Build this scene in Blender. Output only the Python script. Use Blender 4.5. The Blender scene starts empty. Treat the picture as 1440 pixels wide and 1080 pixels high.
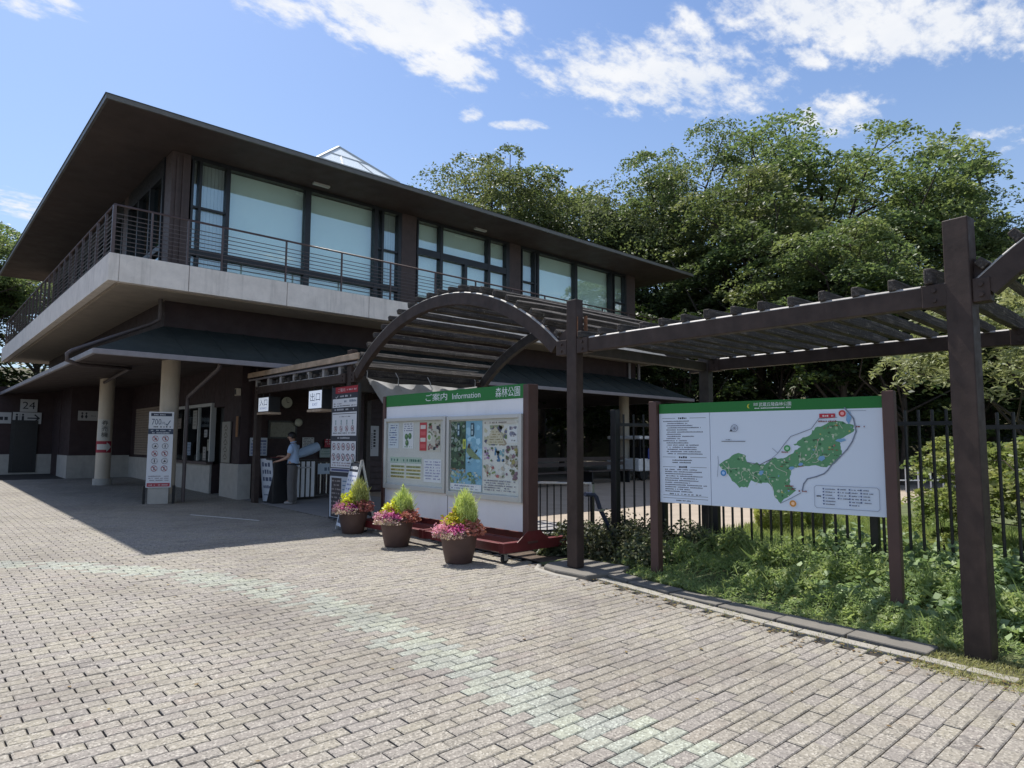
import bpy, bmesh, math, random
import numpy as np
from mathutils import Vector, Matrix, Euler

SC = bpy.context.scene
COL = SC.collection
R = math.radians
PI = math.pi

# ------------------------------------------------------------------ camera
cam_d = bpy.data.cameras.new('camera')
cam_d.sensor_width = 36.0
cam_d.lens = 23.565
cam_d.clip_end = 2000.0
cam = bpy.data.objects.new('camera', cam_d)
COL.objects.link(cam)
cam.matrix_world = Matrix((
    (0.7395, -0.062573, -0.670243, 0.0),
    (-0.673141, -0.061763, -0.736931, 0.0),
    (0.004716, 0.996127, -0.087794, 1.6),
    (0, 0, 0, 1)))
SC.camera = cam

# ------------------------------------------------------------------ sky, sun, exposure
SUN_EL, SUN_AZ = 60.0, 1.0
EXPOSURE = 0.56
SKY_STRENGTH = 0.10
SUN_STRENGTH = 4.7
SC.view_settings.view_transform = 'Standard'
SC.view_settings.look = 'None'
SC.view_settings.gamma = 1.0
SC.view_settings.use_curve_mapping = False
SC.view_settings.exposure = EXPOSURE
SC.render.engine = 'CYCLES'
SC.cycles.max_bounces = 8
SC.cycles.transparent_max_bounces = 16
SC.cycles.use_denoising = True

world = bpy.data.worlds.new('World')
SC.world = world
world.use_nodes = True


class NT:
    """tiny helper for node trees"""
    def __init__(self, tree):
        self.t = tree
    def n(self, typ, **kw):
        nd = self.t.nodes.new(typ)
        for k, v in kw.items():
            if k.startswith('i_'):
                nd.inputs[k[2:]].default_value = v
            else:
                setattr(nd, k, v)
        return nd
    def l(self, a, b):
        self.t.links.new(a, b)
    def set(self, sock, v):
        if hasattr(v, 'is_output') or isinstance(v, bpy.types.NodeSocket):
            self.l(v, sock)
        else:
            sock.default_value = v
    def math(self, op, a, b=None, c=None, clamp=False):
        nd = self.t.nodes.new('ShaderNodeMath'); nd.operation = op; nd.use_clamp = clamp
        self.set(nd.inputs[0], a)
        if b is not None: self.set(nd.inputs[1], b)
        if c is not None: self.set(nd.inputs[2], c)
        return nd.outputs[0]
    def vmath(self, op, a, b=None):
        nd = self.t.nodes.new('ShaderNodeVectorMath'); nd.operation = op
        self.set(nd.inputs[0], a)
        if b is not None: self.set(nd.inputs[1], b)
        return nd.outputs[0] if op not in ('LENGTH', 'DOT_PRODUCT') else nd.outputs[1]
    def noise(self, vec, scale, detail=3.0, rough=0.55, dist=0.0, out='Fac'):
        nd = self.t.nodes.new('ShaderNodeTexNoise')
        if vec is not None: self.l(vec, nd.inputs['Vector'])
        nd.inputs['Scale'].default_value = scale
        nd.inputs['Detail'].default_value = detail
        nd.inputs['Roughness'].default_value = rough
        nd.inputs['Distortion'].default_value = dist
        return nd.outputs[out]
    def ramp(self, fac, stops, interp='LINEAR'):
        nd = self.t.nodes.new('ShaderNodeValToRGB')
        nd.color_ramp.interpolation = interp
        el = nd.color_ramp.elements
        while len(el) > 1: el.remove(el[-1])
        for i, (p, c) in enumerate(stops):
            e = el[0] if i == 0 else el.new(p)
            e.position = p
            e.color = (c, c, c, 1) if isinstance(c, (int, float)) else (c[0], c[1], c[2], 1)
        self.l(fac, nd.inputs[0])
        return nd.outputs[0]
    def mix(self, fac, a, b, mode='MIX'):
        nd = self.t.nodes.new('ShaderNodeMix'); nd.data_type = 'RGBA'; nd.blend_type = mode
        self.set(nd.inputs[0], fac)
        for i, v in ((6, a), (7, b)):
            if isinstance(v, tuple) and len(v) == 3: v = (v[0], v[1], v[2], 1)
            self.set(nd.inputs[i], v)
        return nd.outputs[2]
    def map(self, v, a, b, c, d, smooth=False):
        nd = self.t.nodes.new('ShaderNodeMapRange')
        if smooth: nd.interpolation_type = 'SMOOTHSTEP'
        self.l(v, nd.inputs[0])
        for i, x in enumerate((a, b, c, d)): nd.inputs[i + 1].default_value = x
        return nd.outputs[0]


def build_sky():
    t = NT(world.node_tree)
    bg = world.node_tree.nodes['Background']
    sky = t.n('ShaderNodeTexSky', sky_type='NISHITA')
    sky.sun_disc = False
    sky.sun_elevation = R(SUN_EL); sky.sun_rotation = R(SUN_AZ)
    sky.air_density = 1.0; sky.dust_density = 0.6; sky.ozone_density = 2.2
    tc = t.n('ShaderNodeTexCoord')
    d = tc.outputs['Generated']
    sep = t.n('ShaderNodeSeparateXYZ'); t.l(d, sep.inputs[0])
    z = t.math('MAXIMUM', sep.outputs[2], 0.02)
    den = t.math('ADD', z, 0.12)
    px = t.math('DIVIDE', sep.outputs[0], den)
    py = t.math('DIVIDE', sep.outputs[1], den)
    cmb = t.n('ShaderNodeCombineXYZ'); t.l(px, cmb.inputs[0]); t.l(py, cmb.inputs[1])
    P = cmb.outputs[0]
    warp = t.noise(P, 1.6, 2.0, 0.5, 0.0, 'Color')
    Pw = t.vmath('ADD', P, t.vmath('MULTIPLY', t.vmath('SUBTRACT', warp, (0.5, 0.5, 0.5)), (0.34, 0.34, 0)))
    # cloud banks of this sky: centre (in the projected plane), radii, heading, weight
    total = None
    for (cx, cy, rx, ry, ang, wgt) in CLOUDS:
        q = t.vmath('SUBTRACT', Pw, (cx, cy, 0))
        vr = t.n('ShaderNodeVectorRotate', rotation_type='Z_AXIS'); t.l(q, vr.inputs[0]); vr.inputs['Angle'].default_value = -ang
        q = t.vmath('MULTIPLY', vr.outputs[0], (1 / rx, 1 / ry, 0))
        ln = t.vmath('LENGTH', q)
        m = t.map(ln, 1.25, 0.25, 0.0, wgt, True)
        total = m if total is None else t.math('MAXIMUM', total, m)
    # unseen clouds added outside the view to lift and neutralise the shade
    low = t.noise(P, 0.55, 3.0, 0.5)
    total = t.math('MAXIMUM', total, t.math('MULTIPLY', t.map(low, 0.47, 0.65, 0.0, 0.9, True), t.map(t.vmath('DOT_PRODUCT', d, (0.67, 0.74, 0.09)), 0.62, 0.35, 0.0, 1.0, True)))
    st = t.vmath('MULTIPLY', P, (1.0, 1.5, 1.0))
    n1 = t.noise(st, 15.0, 9.0, 0.62, 0.12)
    n2 = t.noise(P, 4.2, 4.0, 0.55, 0.1)
    dens = t.math('ADD', total, t.math('ADD', t.math('MULTIPLY', t.math('SUBTRACT', n1, 0.5), 2.1), t.math('MULTIPLY', t.math('SUBTRACT', n2, 0.5), 1.0)))
    a = t.map(dens, 0.26, 1.0, 0.0, 1.0, True)
    a = t.math('MULTIPLY', a, t.map(total, 0.02, 0.35, 0.0, 1.0, True))
    a = t.math('MULTIPLY', a, 0.93)
    shade = t.map(n2, 0.3, 0.7, 0.0, 1.0)
    ccol = t.mix(shade, (5.6, 5.9, 6.4), (6.9, 6.9, 6.9))
    hz = t.map(sep.outputs[2], 0.0, 0.62, 0.55, 0.0, True)
    base = t.mix(1.0, sky.outputs[0], SKY_TINT, 'MULTIPLY')
    base = t.mix(hz, base, (3.3, 4.3, 5.5))
    col = t.mix(a, base, ccol)
    t.l(col, bg.inputs[0])
    bg.inputs[1].default_value = SKY_STRENGTH


SKY_TINT = (0.99, 1.05, 1.16)
CLOUDS = [
    # cx, cy, rx, ry, heading, weight
    (0.60, 1.02, 0.30, 0.20, 0.1, 1.0),
    (0.48, 1.16, 0.16, 0.09, -0.4, 0.7),
    (0.79, 1.12, 0.16, 0.12, 0.3, 0.85),
    (1.19, 0.85, 0.38, 0.20, -0.57, 0.86),
    (1.31, 0.45, 0.38, 0.16, -0.65, 0.92),
    (1.58, 0.60, 0.13, 0.10, -0.4, 0.62),
    (1.95, 0.38, 0.26, 0.10, -0.8, 0.32),
    (1.10, 1.225, 0.09, 0.04, -0.5, 0.8),
    (0.97, 1.237, 0.06, 0.04, 0.6, 0.7),
    (1.09, 0.69, 0.08, 0.05, 0.3, 0.7),
    (1.60, 0.29, 0.09, 0.06, -0.6, 0.62),
    (1.35, 0.59, 0.08, 0.04, -0.5, 0.75),
    (0.25, 2.38, 0.22, 0.14, 0.3, 0.6),
    (0.13, 1.457, 0.08, 0.05, 0.0, 0.6),
    (0.80, 0.90, 0.07, 0.05, 0.4, 0.65),
]
build_sky()

sun_d = bpy.data.lights.new('sun', 'SUN')
sun_d.energy = SUN_STRENGTH
sun_d.angle = R(0.53)
sun_d.color = (1.0, 0.955, 0.88)
sun = bpy.data.objects.new('sun', sun_d)
COL.objects.link(sun)
sun.rotation_euler = Euler((R(-(90 - SUN_EL)), 0, R(-SUN_AZ)), 'XYZ')
sun.location = (2, 30, 60)


# ------------------------------------------------------------------ materials
def new_mat(name):
    m = bpy.data.materials.new(name)
    m.use_nodes = True
    t = NT(m.node_tree)
    return m, t, m.node_tree.nodes['Principled BSDF']


def obj_vec(t):
    return t.n('ShaderNodeTexCoord').outputs['Object']


def geo_pos(t):
    return t.n('ShaderNodeNewGeometry').outputs['Position']


def simple(name, col, rough=0.6, metal=0.0, var=0.12, scale=6.0, bump=0.0, spec=0.5, grime=0.0, world_space=True, bscale=None):
    """flat coloured material with mottling, faint relief and patches of grime"""
    m, t, b = new_mat(name)
    P = geo_pos(t) if world_space else obj_vec(t)
    n = t.noise(P, scale, 5.0, 0.6)
    c0 = tuple(x * (1 - var) for x in col); c1 = tuple(min(1, x * (1 + var)) for x in col)
    c = t.mix(t.map(n, 0.3, 0.7, 0, 1), c0, c1)
    if grime:
        g = t.noise(t.vmath('MULTIPLY', P, (2.2, 2.2, 0.5)), 2.2, 6.0, 0.65)
        c = t.mix(t.map(g, 0.5, 0.75, 0, grime), c, tuple(x * 0.42 for x in col))
    t.l(c, b.inputs['Base Color'])
    b.inputs['Roughness'].default_value = rough
    b.inputs['Metallic'].default_value = metal
    b.inputs['Specular IOR Level'].default_value = spec
    rr = t.map(t.noise(P, scale * 2.3, 3.0), 0.3, 0.7, max(0.02, rough - 0.08), min(1, rough + 0.08))
    t.l(rr, b.inputs['Roughness'])
    if bump:
        bp = t.n('ShaderNodeBump'); bp.inputs['Strength'].default_value = bump; bp.inputs['Distance'].default_value = 0.01
        t.l(t.noise(P, bscale or scale * 6, 4.0, 0.6), bp.inputs['Height']); t.l(bp.outputs[0], b.inputs['Normal'])
    return m


M = {}
M['slab'] = None


def mat_concrete(name, col, streak=0.35):
    m, t, b = new_mat(name)
    P = geo_pos(t)
    n = t.noise(P, 3.0, 6.0, 0.65)
    c = t.mix(t.map(n, 0.3, 0.7, 0, 1), tuple(x * 0.86 for x in col), tuple(x * 1.08 for x in col))
    sv = t.vmath('MULTIPLY', P, (5.0, 5.0, 0.35))
    s = t.noise(sv, 1.6, 6.0, 0.7)
    c = t.mix(t.map(s, 0.52, 0.8, 0, streak), c, tuple(x * 0.35 for x in col))
    s2 = t.noise(P, 14.0, 4.0, 0.7)
    c = t.mix(t.map(s2, 0.6, 0.8, 0, 0.3), c, tuple(x * 0.5 for x in col))
    t.l(c, b.inputs['Base Color']); b.inputs['Roughness'].default_value = 0.85
    bp = t.n('ShaderNodeBump'); bp.inputs['Strength'].default_value = 0.25; bp.inputs['Distance'].default_value = 0.01
    t.l(t.noise(P, 40.0, 4.0, 0.6), bp.inputs['Height']); t.l(bp.outputs[0], b.inputs['Normal'])
    return m


def mat_paver(name, base, use_attr):
    m, t, b = new_mat(name)
    P = geo_pos(t)
    if use_attr:
        at = t.n('ShaderNodeAttribute', attribute_name='rnd'); rnd = at.outputs['Fac']
    else:
        rnd = t.n('ShaderNodeObjectInfo').outputs['Random']
    r2 = t.math('FRACT', t.math('MULTIPLY', rnd, 37.7))
    warm = (base[0] * 1.04, base[1] * 1.02, base[2] * 0.93); cool = (base[0] * 0.90, base[1] * 0.875, base[2] * 0.92)
    c = t.mix(rnd, cool, warm)
    c = t.mix(t.map(r2, 0.93, 1.0, 0, 0.3), c, (base[0] * 0.98, base[1] * 0.80, base[2] * 0.78))   # a few lean pink
    c = t.mix(t.map(r2, 0.0, 0.14, 0.5, 0.0), c, (base[0] * 0.62, base[1] * 0.60, base[2] * 0.64))
    # exposed aggregate
    v = t.n('ShaderNodeTexVoronoi'); t.l(P, v.inputs['Vector']); v.inputs['Scale'].default_value = 95.0
    sp = t.n('ShaderNodeSeparateColor'); t.l(v.outputs['Color'], sp.inputs[0])
    c = t.mix(t.map(sp.outputs[0], 0.0, 0.35, 0.75, 0.0), c, tuple(x * 0.4 for x in base))
    c = t.mix(t.map(sp.outputs[1], 0.68, 1.0, 0.0, 0.75), c, tuple(min(0.9, x * 1.75) for x in base))
    # dirt lying over many pavers
    g = t.noise(P, 0.55, 7.0, 0.66, 0.4)
    c = t.mix(t.map(g, 0.45, 0.72, 0, 0.62), c, (base[0] * 0.44, base[1] * 0.41, base[2] * 0.40))
    g2 = t.noise(t.vmath('MULTIPLY', P, (1.0, 2.4, 1)), 2.4, 5.0, 0.7)
    c = t.mix(t.map(g2, 0.54, 0.76, 0, 0.55), c, (base[0] * 0.42, base[1] * 0.40, base[2] * 0.40))
    gum = t.n('ShaderNodeTexVoronoi'); t.l(t.vmath('ADD', P, t.vmath('MULTIPLY', t.noise(P, 9.0, 2.0, 0.5, 0.0, 'Color'), (0.10, 0.10, 0))), gum.inputs['Vector']); gum.inputs['Scale'].default_value = 1.9
    c = t.mix(t.map(gum.outputs['Distance'], 0.035, 0.06, 0.6, 0.0), c, tuple(x * 0.35 for x in base))
    t.l(c, b.inputs['Base Color']); b.inputs['Roughness'].default_value = 0.8
    b.inputs['Specular IOR Level'].default_value = 0.35
    bp = t.n('ShaderNodeBump'); bp.inputs['Strength'].default_value = 0.5; bp.inputs['Distance'].default_value = 0.003
    t.l(v.outputs['Distance'], bp.inputs['Height']); t.l(bp.outputs[0], b.inputs['Normal'])
    return m


def mat_leaf(name, c0, c1, c2, trans=0.4, rough=0.5):
    """leaf colour varies by leaf (attribute rnd) and by clump (attribute clump)"""
    m = bpy.data.materials.new(name); m.use_nodes = True
    t = NT(m.node_tree); b = m.node_tree.nodes['Principled BSDF']; out = m.node_tree.nodes['Material Output']
    a = t.n('ShaderNodeAttribute', attribute_name='rnd').outputs['Fac']
    k = t.n('ShaderNodeAttribute', attribute_name='clump').outputs['Fac']
    c = t.mix(a, c0, c1)
    c = t.mix(t.map(k, 0.45, 1.0, 0.0, 0.85), c, c2)
    oi = t.n('ShaderNodeObjectInfo').outputs['Random']
    hs = t.n('ShaderNodeHueSaturation'); t.l(c, hs.inputs['Color'])
    t.l(t.map(oi, 0, 1, 0.488, 0.512), hs.inputs['Hue']); t.l(t.map(oi, 0, 1, 0.82, 1.18), hs.inputs['Value'])
    c = hs.outputs[0]
    t.l(c, b.inputs['Base Color']); b.inputs['Roughness'].default_value = rough
    b.inputs['Specular IOR Level'].default_value = 0.4
    tr = t.n('ShaderNodeBsdfTranslucent'); t.l(t.mix(0.5, c, t.mix(1.0, c, (1.15, 1.2, 0.65), 'MULTIPLY')), tr.inputs[0])
    mx = t.n('ShaderNodeMixShader'); mx.inputs[0].default_value = trans
    t.l(b.outputs[0], mx.inputs[1]); t.l(tr.outputs[0], mx.inputs[2]); t.l(mx.outputs[0], out.inputs[0])
    return m


def mat_cloth(name, col, trans):
    m, t, b = new_mat(name)
    n = t.noise(geo_pos(t), 7.0, 4.0, 0.6)
    c = t.mix(t.map(n, 0.3, 0.7, 0, 1), tuple(x * 0.86 for x in col), col)
    t.l(c, b.inputs['Base Color']); b.inputs['Roughness'].default_value = 0.85; b.inputs['Specular IOR Level'].default_value = 0.15
    tr = t.n('ShaderNodeBsdfTranslucent'); t.l(c, tr.inputs[0])
    mx = t.n('ShaderNodeMixShader'); mx.inputs[0].default_value = trans
    t.l(b.outputs[0], mx.inputs[1]); t.l(tr.outputs[0], mx.inputs[2]); t.l(mx.outputs[0], m.node_tree.nodes['Material Output'].inputs[0])
    return m


def mat_glass(name, tint=(0.8, 0.93, 0.92), refl=0.3, rough=0.0, edge=0.9):
    m = bpy.data.materials.new(name); m.use_nodes = True
    t = NT(m.node_tree); out = m.node_tree.nodes['Material Output']
    m.node_tree.nodes.remove(m.node_tree.nodes['Principled BSDF'])
    tr = t.n('ShaderNodeBsdfTransparent'); tr.inputs[0].default_value = (*tint, 1)
    gl = t.n('ShaderNodeBsdfGlossy'); gl.inputs['Roughness'].default_value = rough; gl.inputs[0].default_value = (0.90, 1.0, 1.0, 1)
    P = geo_pos(t)
    bp = t.n('ShaderNodeBump'); bp.inputs['Strength'].default_value = 0.02; bp.inputs['Distance'].default_value = 0.05
    t.l(t.noise(P, 0.8, 2.0), bp.inputs['Height']); t.l(bp.outputs[0], gl.inputs['Normal'])
    lw = t.n('ShaderNodeLayerWeight'); lw.inputs[0].default_value = 0.5
    sch = t.math('POWER', lw.outputs['Facing'], 5.0)
    f = t.math('ADD', t.math('MULTIPLY', sch, edge), refl, clamp=True)
    mx = t.n('ShaderNodeMixShader'); t.l(f, mx.inputs[0]); t.l(tr.outputs[0], mx.inputs[1]); t.l(gl.outputs[0], mx.inputs[2])
    t.l(mx.outputs[0], out.inputs[0])
    return m


def mat_print(name, rough=0.45):
    """flat print: colours come from the sheet's own colour attribute"""
    m, t, b = new_mat(name)
    a = t.n('ShaderNodeAttribute', attribute_name='ink')
    t.l(a.outputs['Color'], b.inputs['Base Color']); b.inputs['Roughness'].default_value = rough
    b.inputs['Specular IOR Level'].default_value = 0.3
    return m


def mat_lit(name, strength):
    m, t, b = new_mat(name)
    a = t.n('ShaderNodeAttribute', attribute_name='ink')
    t.l(a.outputs['Color'], b.inputs['Base Color']); t.l(a.outputs['Color'], b.inputs['Emission Color'])
    b.inputs['Emission Strength'].default_value = strength; b.inputs['Roughness'].default_value = 0.4
    return m


def mat_wood_weathered(name):
    m, t, b = new_mat(name)
    P = geo_pos(t)
    g = t.noise(t.vmath('MULTIPLY', P, (2.0, 40.0, 40.0)), 1.0, 6.0, 0.7, 0.6)
    c = t.ramp(g, [(0.3, (0.022, 0.019, 0.018)), (0.52, (0.062, 0.052, 0.046)), (0.74, (0.24, 0.21, 0.18))])
    n = t.noise(P, 5.0, 6.0, 0.7)
    c = t.mix(t.map(n, 0.45, 0.62, 0, 0.8), c, (0.035, 0.03, 0.028))
    l = t.noise(P, 22.0, 4.0, 0.7)
    c = t.mix(t.map(l, 0.62, 0.72, 0, 0.6), c, (0.42, 0.39, 0.34))
    t.l(c, b.inputs['Base Color']); b.inputs['Roughness'].default_value = 0.9
    bp = t.n('ShaderNodeBump'); bp.inputs['Strength'].default_value = 0.9; bp.inputs['Distance'].default_value = 0.02
    t.l(g, bp.inputs['Height']); t.l(bp.outputs[0], b.inputs['Normal'])
    return m


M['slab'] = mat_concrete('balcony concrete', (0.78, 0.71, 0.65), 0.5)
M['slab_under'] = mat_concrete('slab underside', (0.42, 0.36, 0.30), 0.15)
M['kerb'] = mat_concrete('kerb concrete', (0.155, 0.143, 0.125), 0.2)
M['border'] = mat_concrete('border stone', (0.30, 0.28, 0.245), 0.2)
M['soffit'] = simple('brown soffit', (0.062, 0.045, 0.040), 0.7, var=0.2, scale=1.2, grime=0.35)
M['fascia'] = simple('eave metal', (0.13, 0.125, 0.115), 0.45, metal=0.3, var=0.15)
M['roof'] = simple('roof metal', (0.10, 0.115, 0.115), 0.5, metal=0.2)
M['canopy'] = simple('slate canopy sheet', (0.030, 0.038, 0.038), 0.8, var=0.14, scale=2.0, grime=0.3, spec=0.2)
M['gutter'] = simple('pale gutter', (0.23, 0.21, 0.22), 0.5, var=0.1)
M['wall'] = simple('maroon wall', (0.036, 0.020, 0.021), 0.75, var=0.2, scale=2.5)
M['siding'] = simple('maroon siding', (0.034, 0.016, 0.016), 0.6, var=0.22, scale=5.0)
M['pillar'] = simple('brown pillar cladding', (0.075, 0.05, 0.046), 0.6, var=0.15)
M['frame'] = simple('black window frame', (0.016, 0.017, 0.02), 0.4, var=0.2)
M['cream'] = simple('cream paint', (0.50, 0.43, 0.34), 0.6, var=0.08, scale=3.0, grime=0.25)
M['dado'] = simple('cream render', (0.40, 0.375, 0.34), 0.8, var=0.1, scale=5.0, grime=0.3, bump=0.2)
M['glass'] = mat_glass('window glass', (0.97, 1.0, 0.99), refl=0.18)
M['glass_dark'] = mat_glass('tinted glass', (0.45, 0.5, 0.52), 0.12)
M['glass_clear'] = mat_glass('clear glass', (0.98, 0.99, 0.985), 0.02, 0.0, 0.35)
M['glass_roof'] = simple('wired rooflight glass', (0.72, 0.78, 0.80), 0.3, var=0.06)
M['blind'] = simple('pale roller blind', (0.84, 0.95, 0.90), 0.85, var=0.05, scale=1.0)
M['vblind'] = simple('grey slatted blind', (0.50, 0.54, 0.53), 0.85, var=0.08, scale=2.0)
M['office_shade'] = simple('office wall shade', (0.03, 0.028, 0.026), 0.9)  # near-black, so the shade inside the office sits in the wall colour
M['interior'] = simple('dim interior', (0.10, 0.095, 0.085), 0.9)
M['steel'] = simple('brown pergola paint', (0.050, 0.034, 0.029), 0.55, var=0.28, scale=5.0, bump=0.12, grime=0.55, spec=0.25)
M['steel_old'] = simple('mossy pergola paint', (0.050, 0.042, 0.037), 0.7, var=0.3, scale=7.0, grime=0.4)
M['wood'] = mat_wood_weathered('weathered timber')
M['rust'] = simple('rusted steel', (0.20, 0.09, 0.045), 0.8, var=0.35, scale=18.0)
M['rail'] = simple('brown handrail', (0.085, 0.055, 0.052), 0.4, var=0.15)
M['wire'] = simple('rail rods', (0.12, 0.10, 0.10), 0.4, metal=0.4)
M['fence'] = simple('black fence paint', (0.012, 0.012, 0.014), 0.4, var=0.2)
M['white_metal'] = simple('white enamel', (0.72, 0.73, 0.76), 0.4, var=0.04, grime=0.12)
M['board_white'] = simple('white board panel', (0.76, 0.76, 0.79), 0.45, var=0.04, scale=1.5, grime=0.12)
M['alu'] = simple('aluminium', (0.50, 0.50, 0.48), 0.42, metal=0.25, var=0.03, scale=1.5)
M['pipe'] = simple('brown rainwater pipe', (0.085, 0.066, 0.064), 0.5, var=0.1)
M['case_back'] = simple('pinboard', (0.58, 0.57, 0.55), 0.9, var=0.04)
M['red_steel'] = simple('dark red steel', (0.12, 0.017, 0.018), 0.45, var=0.2, scale=9.0, grime=0.3)
M['sign_post'] = simple('brown sign post', (0.080, 0.038, 0.032), 0.5, var=0.12, scale=4)
M['rubber'] = simple('black rubber', (0.015, 0.015, 0.015), 0.7)
M['chrome'] = simple('zinc metal', (0.5, 0.5, 0.5), 0.35, metal=0.9)
M['pot'] = simple('brown resin pot', (0.090, 0.050, 0.040), 0.6, var=0.15, scale=5, grime=0.2, bump=0.06)
M['soil'] = simple('soil', (0.085, 0.062, 0.045), 0.95, var=0.35, scale=14.0, bump=0.8, bscale=30)
M['black'] = simple('black enamel', (0.014, 0.014, 0.016), 0.4, var=0.2)
M['cloth'] = mat_cloth('white cloth', (.70, .70, .71), 0.45)
M['tan'] = simple('tan fascia board', (0.42, 0.31, 0.22), 0.7, var=0.3, scale=5.0, grime=0.4)
M['blockwood'] = simple('pale end grain', (0.30, 0.28, 0.27), 0.8, var=0.25, scale=9.0)
M['poly'] = mat_cloth('frosted roofing sheet', (.30, .30, .30), 0.35)
M['clock'] = simple('clock face', (0.50, 0.50, 0.40), 0.5)
M['shutter'] = simple('beige shutter', (0.28, 0.22, 0.17), 0.55, var=0.08)
M['cap'] = simple('pale bright edge', (0.36, 0.34, 0.32), 0.6, var=0.5, scale=5, grime=0.8)  # pale tone for the bright line along the beam tops
M['print'] = mat_print('printed sheet')
M['lit'] = mat_lit('backlit sign face', 0.3)
M['tree_bark'] = simple('bark', (0.055, 0.043, 0.034), 0.95, var=0.35, scale=5.0, bump=0.8, bscale=14)
M['ground'] = simple('forest floor', (0.075, 0.07, 0.04), 0.95, var=0.4, scale=1.2, bump=0.6)
M['lawn'] = simple('lawn soil', (0.09, 0.11, 0.04), 0.95, var=0.4, scale=4.0, bump=0.5)
M['plaza'] = simple('buff plaza paving', (0.33, 0.275, 0.22), 0.9, var=0.12, scale=2.0, grime=0.2)
M['concrete_floor'] = mat_concrete('sheltered floor', (0.26, 0.25, 0.245), 0.2)
M['white_line'] = simple('worn white paint', (0.55, 0.55, 0.53), 0.8, var=0.25, scale=20)
M['leaf_a'] = mat_leaf('broadleaf foliage', (0.072, 0.112, 0.042), (0.17, 0.215, 0.09), (0.205, 0.235, 0.095), 0.47)
M['leaf_b'] = mat_leaf('grey green foliage', (0.085, 0.12, 0.058), (0.2, 0.235, 0.12), (0.18, 0.22, 0.1), 0.47)
M['leaf_c'] = mat_leaf('dark conifer foliage', (0.035, 0.065, 0.028), (0.075, 0.12, 0.055), (0.09, 0.13, 0.055), 0.35)
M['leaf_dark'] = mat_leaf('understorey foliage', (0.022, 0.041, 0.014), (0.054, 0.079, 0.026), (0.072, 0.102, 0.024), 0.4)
M['leaf_pale'] = mat_leaf('pale maple foliage', (0.19, 0.22, 0.095), (0.34, 0.36, 0.19), (0.38, 0.39, 0.2), 0.4)
M['leaf_bright'] = mat_leaf('sunny bush foliage', (0.13, 0.19, 0.055), (0.29, 0.35, 0.13), (0.36, 0.38, 0.14), 0.48)
M['weed'] = mat_leaf('weed leaves', (0.16, 0.24, 0.085), (0.32, 0.42, 0.17), (0.4, 0.46, 0.2), 0.5)
M['ivy'] = mat_leaf('broad weed leaves', (0.12, 0.18, 0.08), (0.28, 0.36, 0.18), (0.34, 0.42, 0.21), 0.42)
M['dry_grass'] = mat_leaf('dry turf', (0.24, 0.26, 0.1), (0.4, 0.38, 0.17), (0.46, 0.41, 0.21), 0.4)
M['litter'] = mat_leaf('dry leaves', (.10, .06, .03), (.26, .18, .08), (.30, .24, .10), 0.2)
M['shrub'] = mat_leaf('low shrub leaves', (0.05, 0.07, 0.035), (0.15, 0.165, 0.09), (0.22, 0.2, 0.12), 0.35)
M['kochia'] = mat_leaf('lime kochia foliage', (0.4, 0.47, 0.11), (0.62, 0.67, 0.24), (0.68, 0.72, 0.3), 0.28)
M['coleus'] = mat_leaf('yellow leaves', (0.432, 0.432, 0.036), (0.696, 0.624, 0.072), (0.504, 0.528, 0.048), 0.4)
M['pink'] = mat_leaf('pink petals', (0.52, 0.16, 0.3), (0.68, 0.34, 0.46), (0.72, 0.46, 0.54), 0.3)
M['magenta'] = mat_leaf('magenta petals', (0.52, 0.06, 0.28), (0.64, 0.16, 0.4), (0.64, 0.26, 0.46), 0.3)
M['palepink'] = mat_leaf('pale flowers', (0.48, 0.30, 0.30), (0.62, 0.48, 0.44), (0.40, 0.40, 0.22), 0.3)
M['redleaf'] = mat_leaf('bronze red leaves', (0.26, 0.05, 0.055), (0.5, 0.17, 0.15), (0.55, 0.27, 0.21), 0.3)
M['skin'] = simple('skin', (0.45, 0.26, 0.18), 0.55, var=0.05)
M['hair'] = simple('black hair', (0.012, 0.010, 0.010), 0.55)
M['shirt'] = simple('pale blue shirt', (0.42, 0.56, 0.78), 0.85, var=0.06)
M['trousers'] = simple('grey trousers', (0.13, 0.12, 0.115), 0.9, var=0.1)
M['shoe'] = simple('grey shoes', (0.26, 0.24, 0.23), 0.7)
M['blue_pipe'] = simple('dark blue pipe', (0.035, 0.042, 0.075), 0.4, var=0.2)
M['paver_bed'] = simple('jointing sand', (0.032, 0.027, 0.023), 0.95, var=0.3, scale=20)
M['sheet_blue'] = simple('pale blue vinyl', (0.40, 0.52, 0.68), 0.5, var=0.1)
M['car_white'] = simple('white cart paint', (0.7, 0.7, 0.7), 0.35)
M['car_blue'] = simple('blue panel', (0.05, 0.07, 0.28), 0.4)
M['rope'] = simple('white rope', (0.5, 0.5, 0.5), 0.8)
M['dark_timber'] = simple('dark bench timber', (0.06, 0.045, 0.04), 0.7)

# ------------------------------------------------------------------ mesh helpers
SLOPE = 0.0135


def gz(y):
    return SLOPE * max(-40.0, min(y, 60.0))


MW = {}          # world matrix of every thing, so parts can be written in world coordinates


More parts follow.
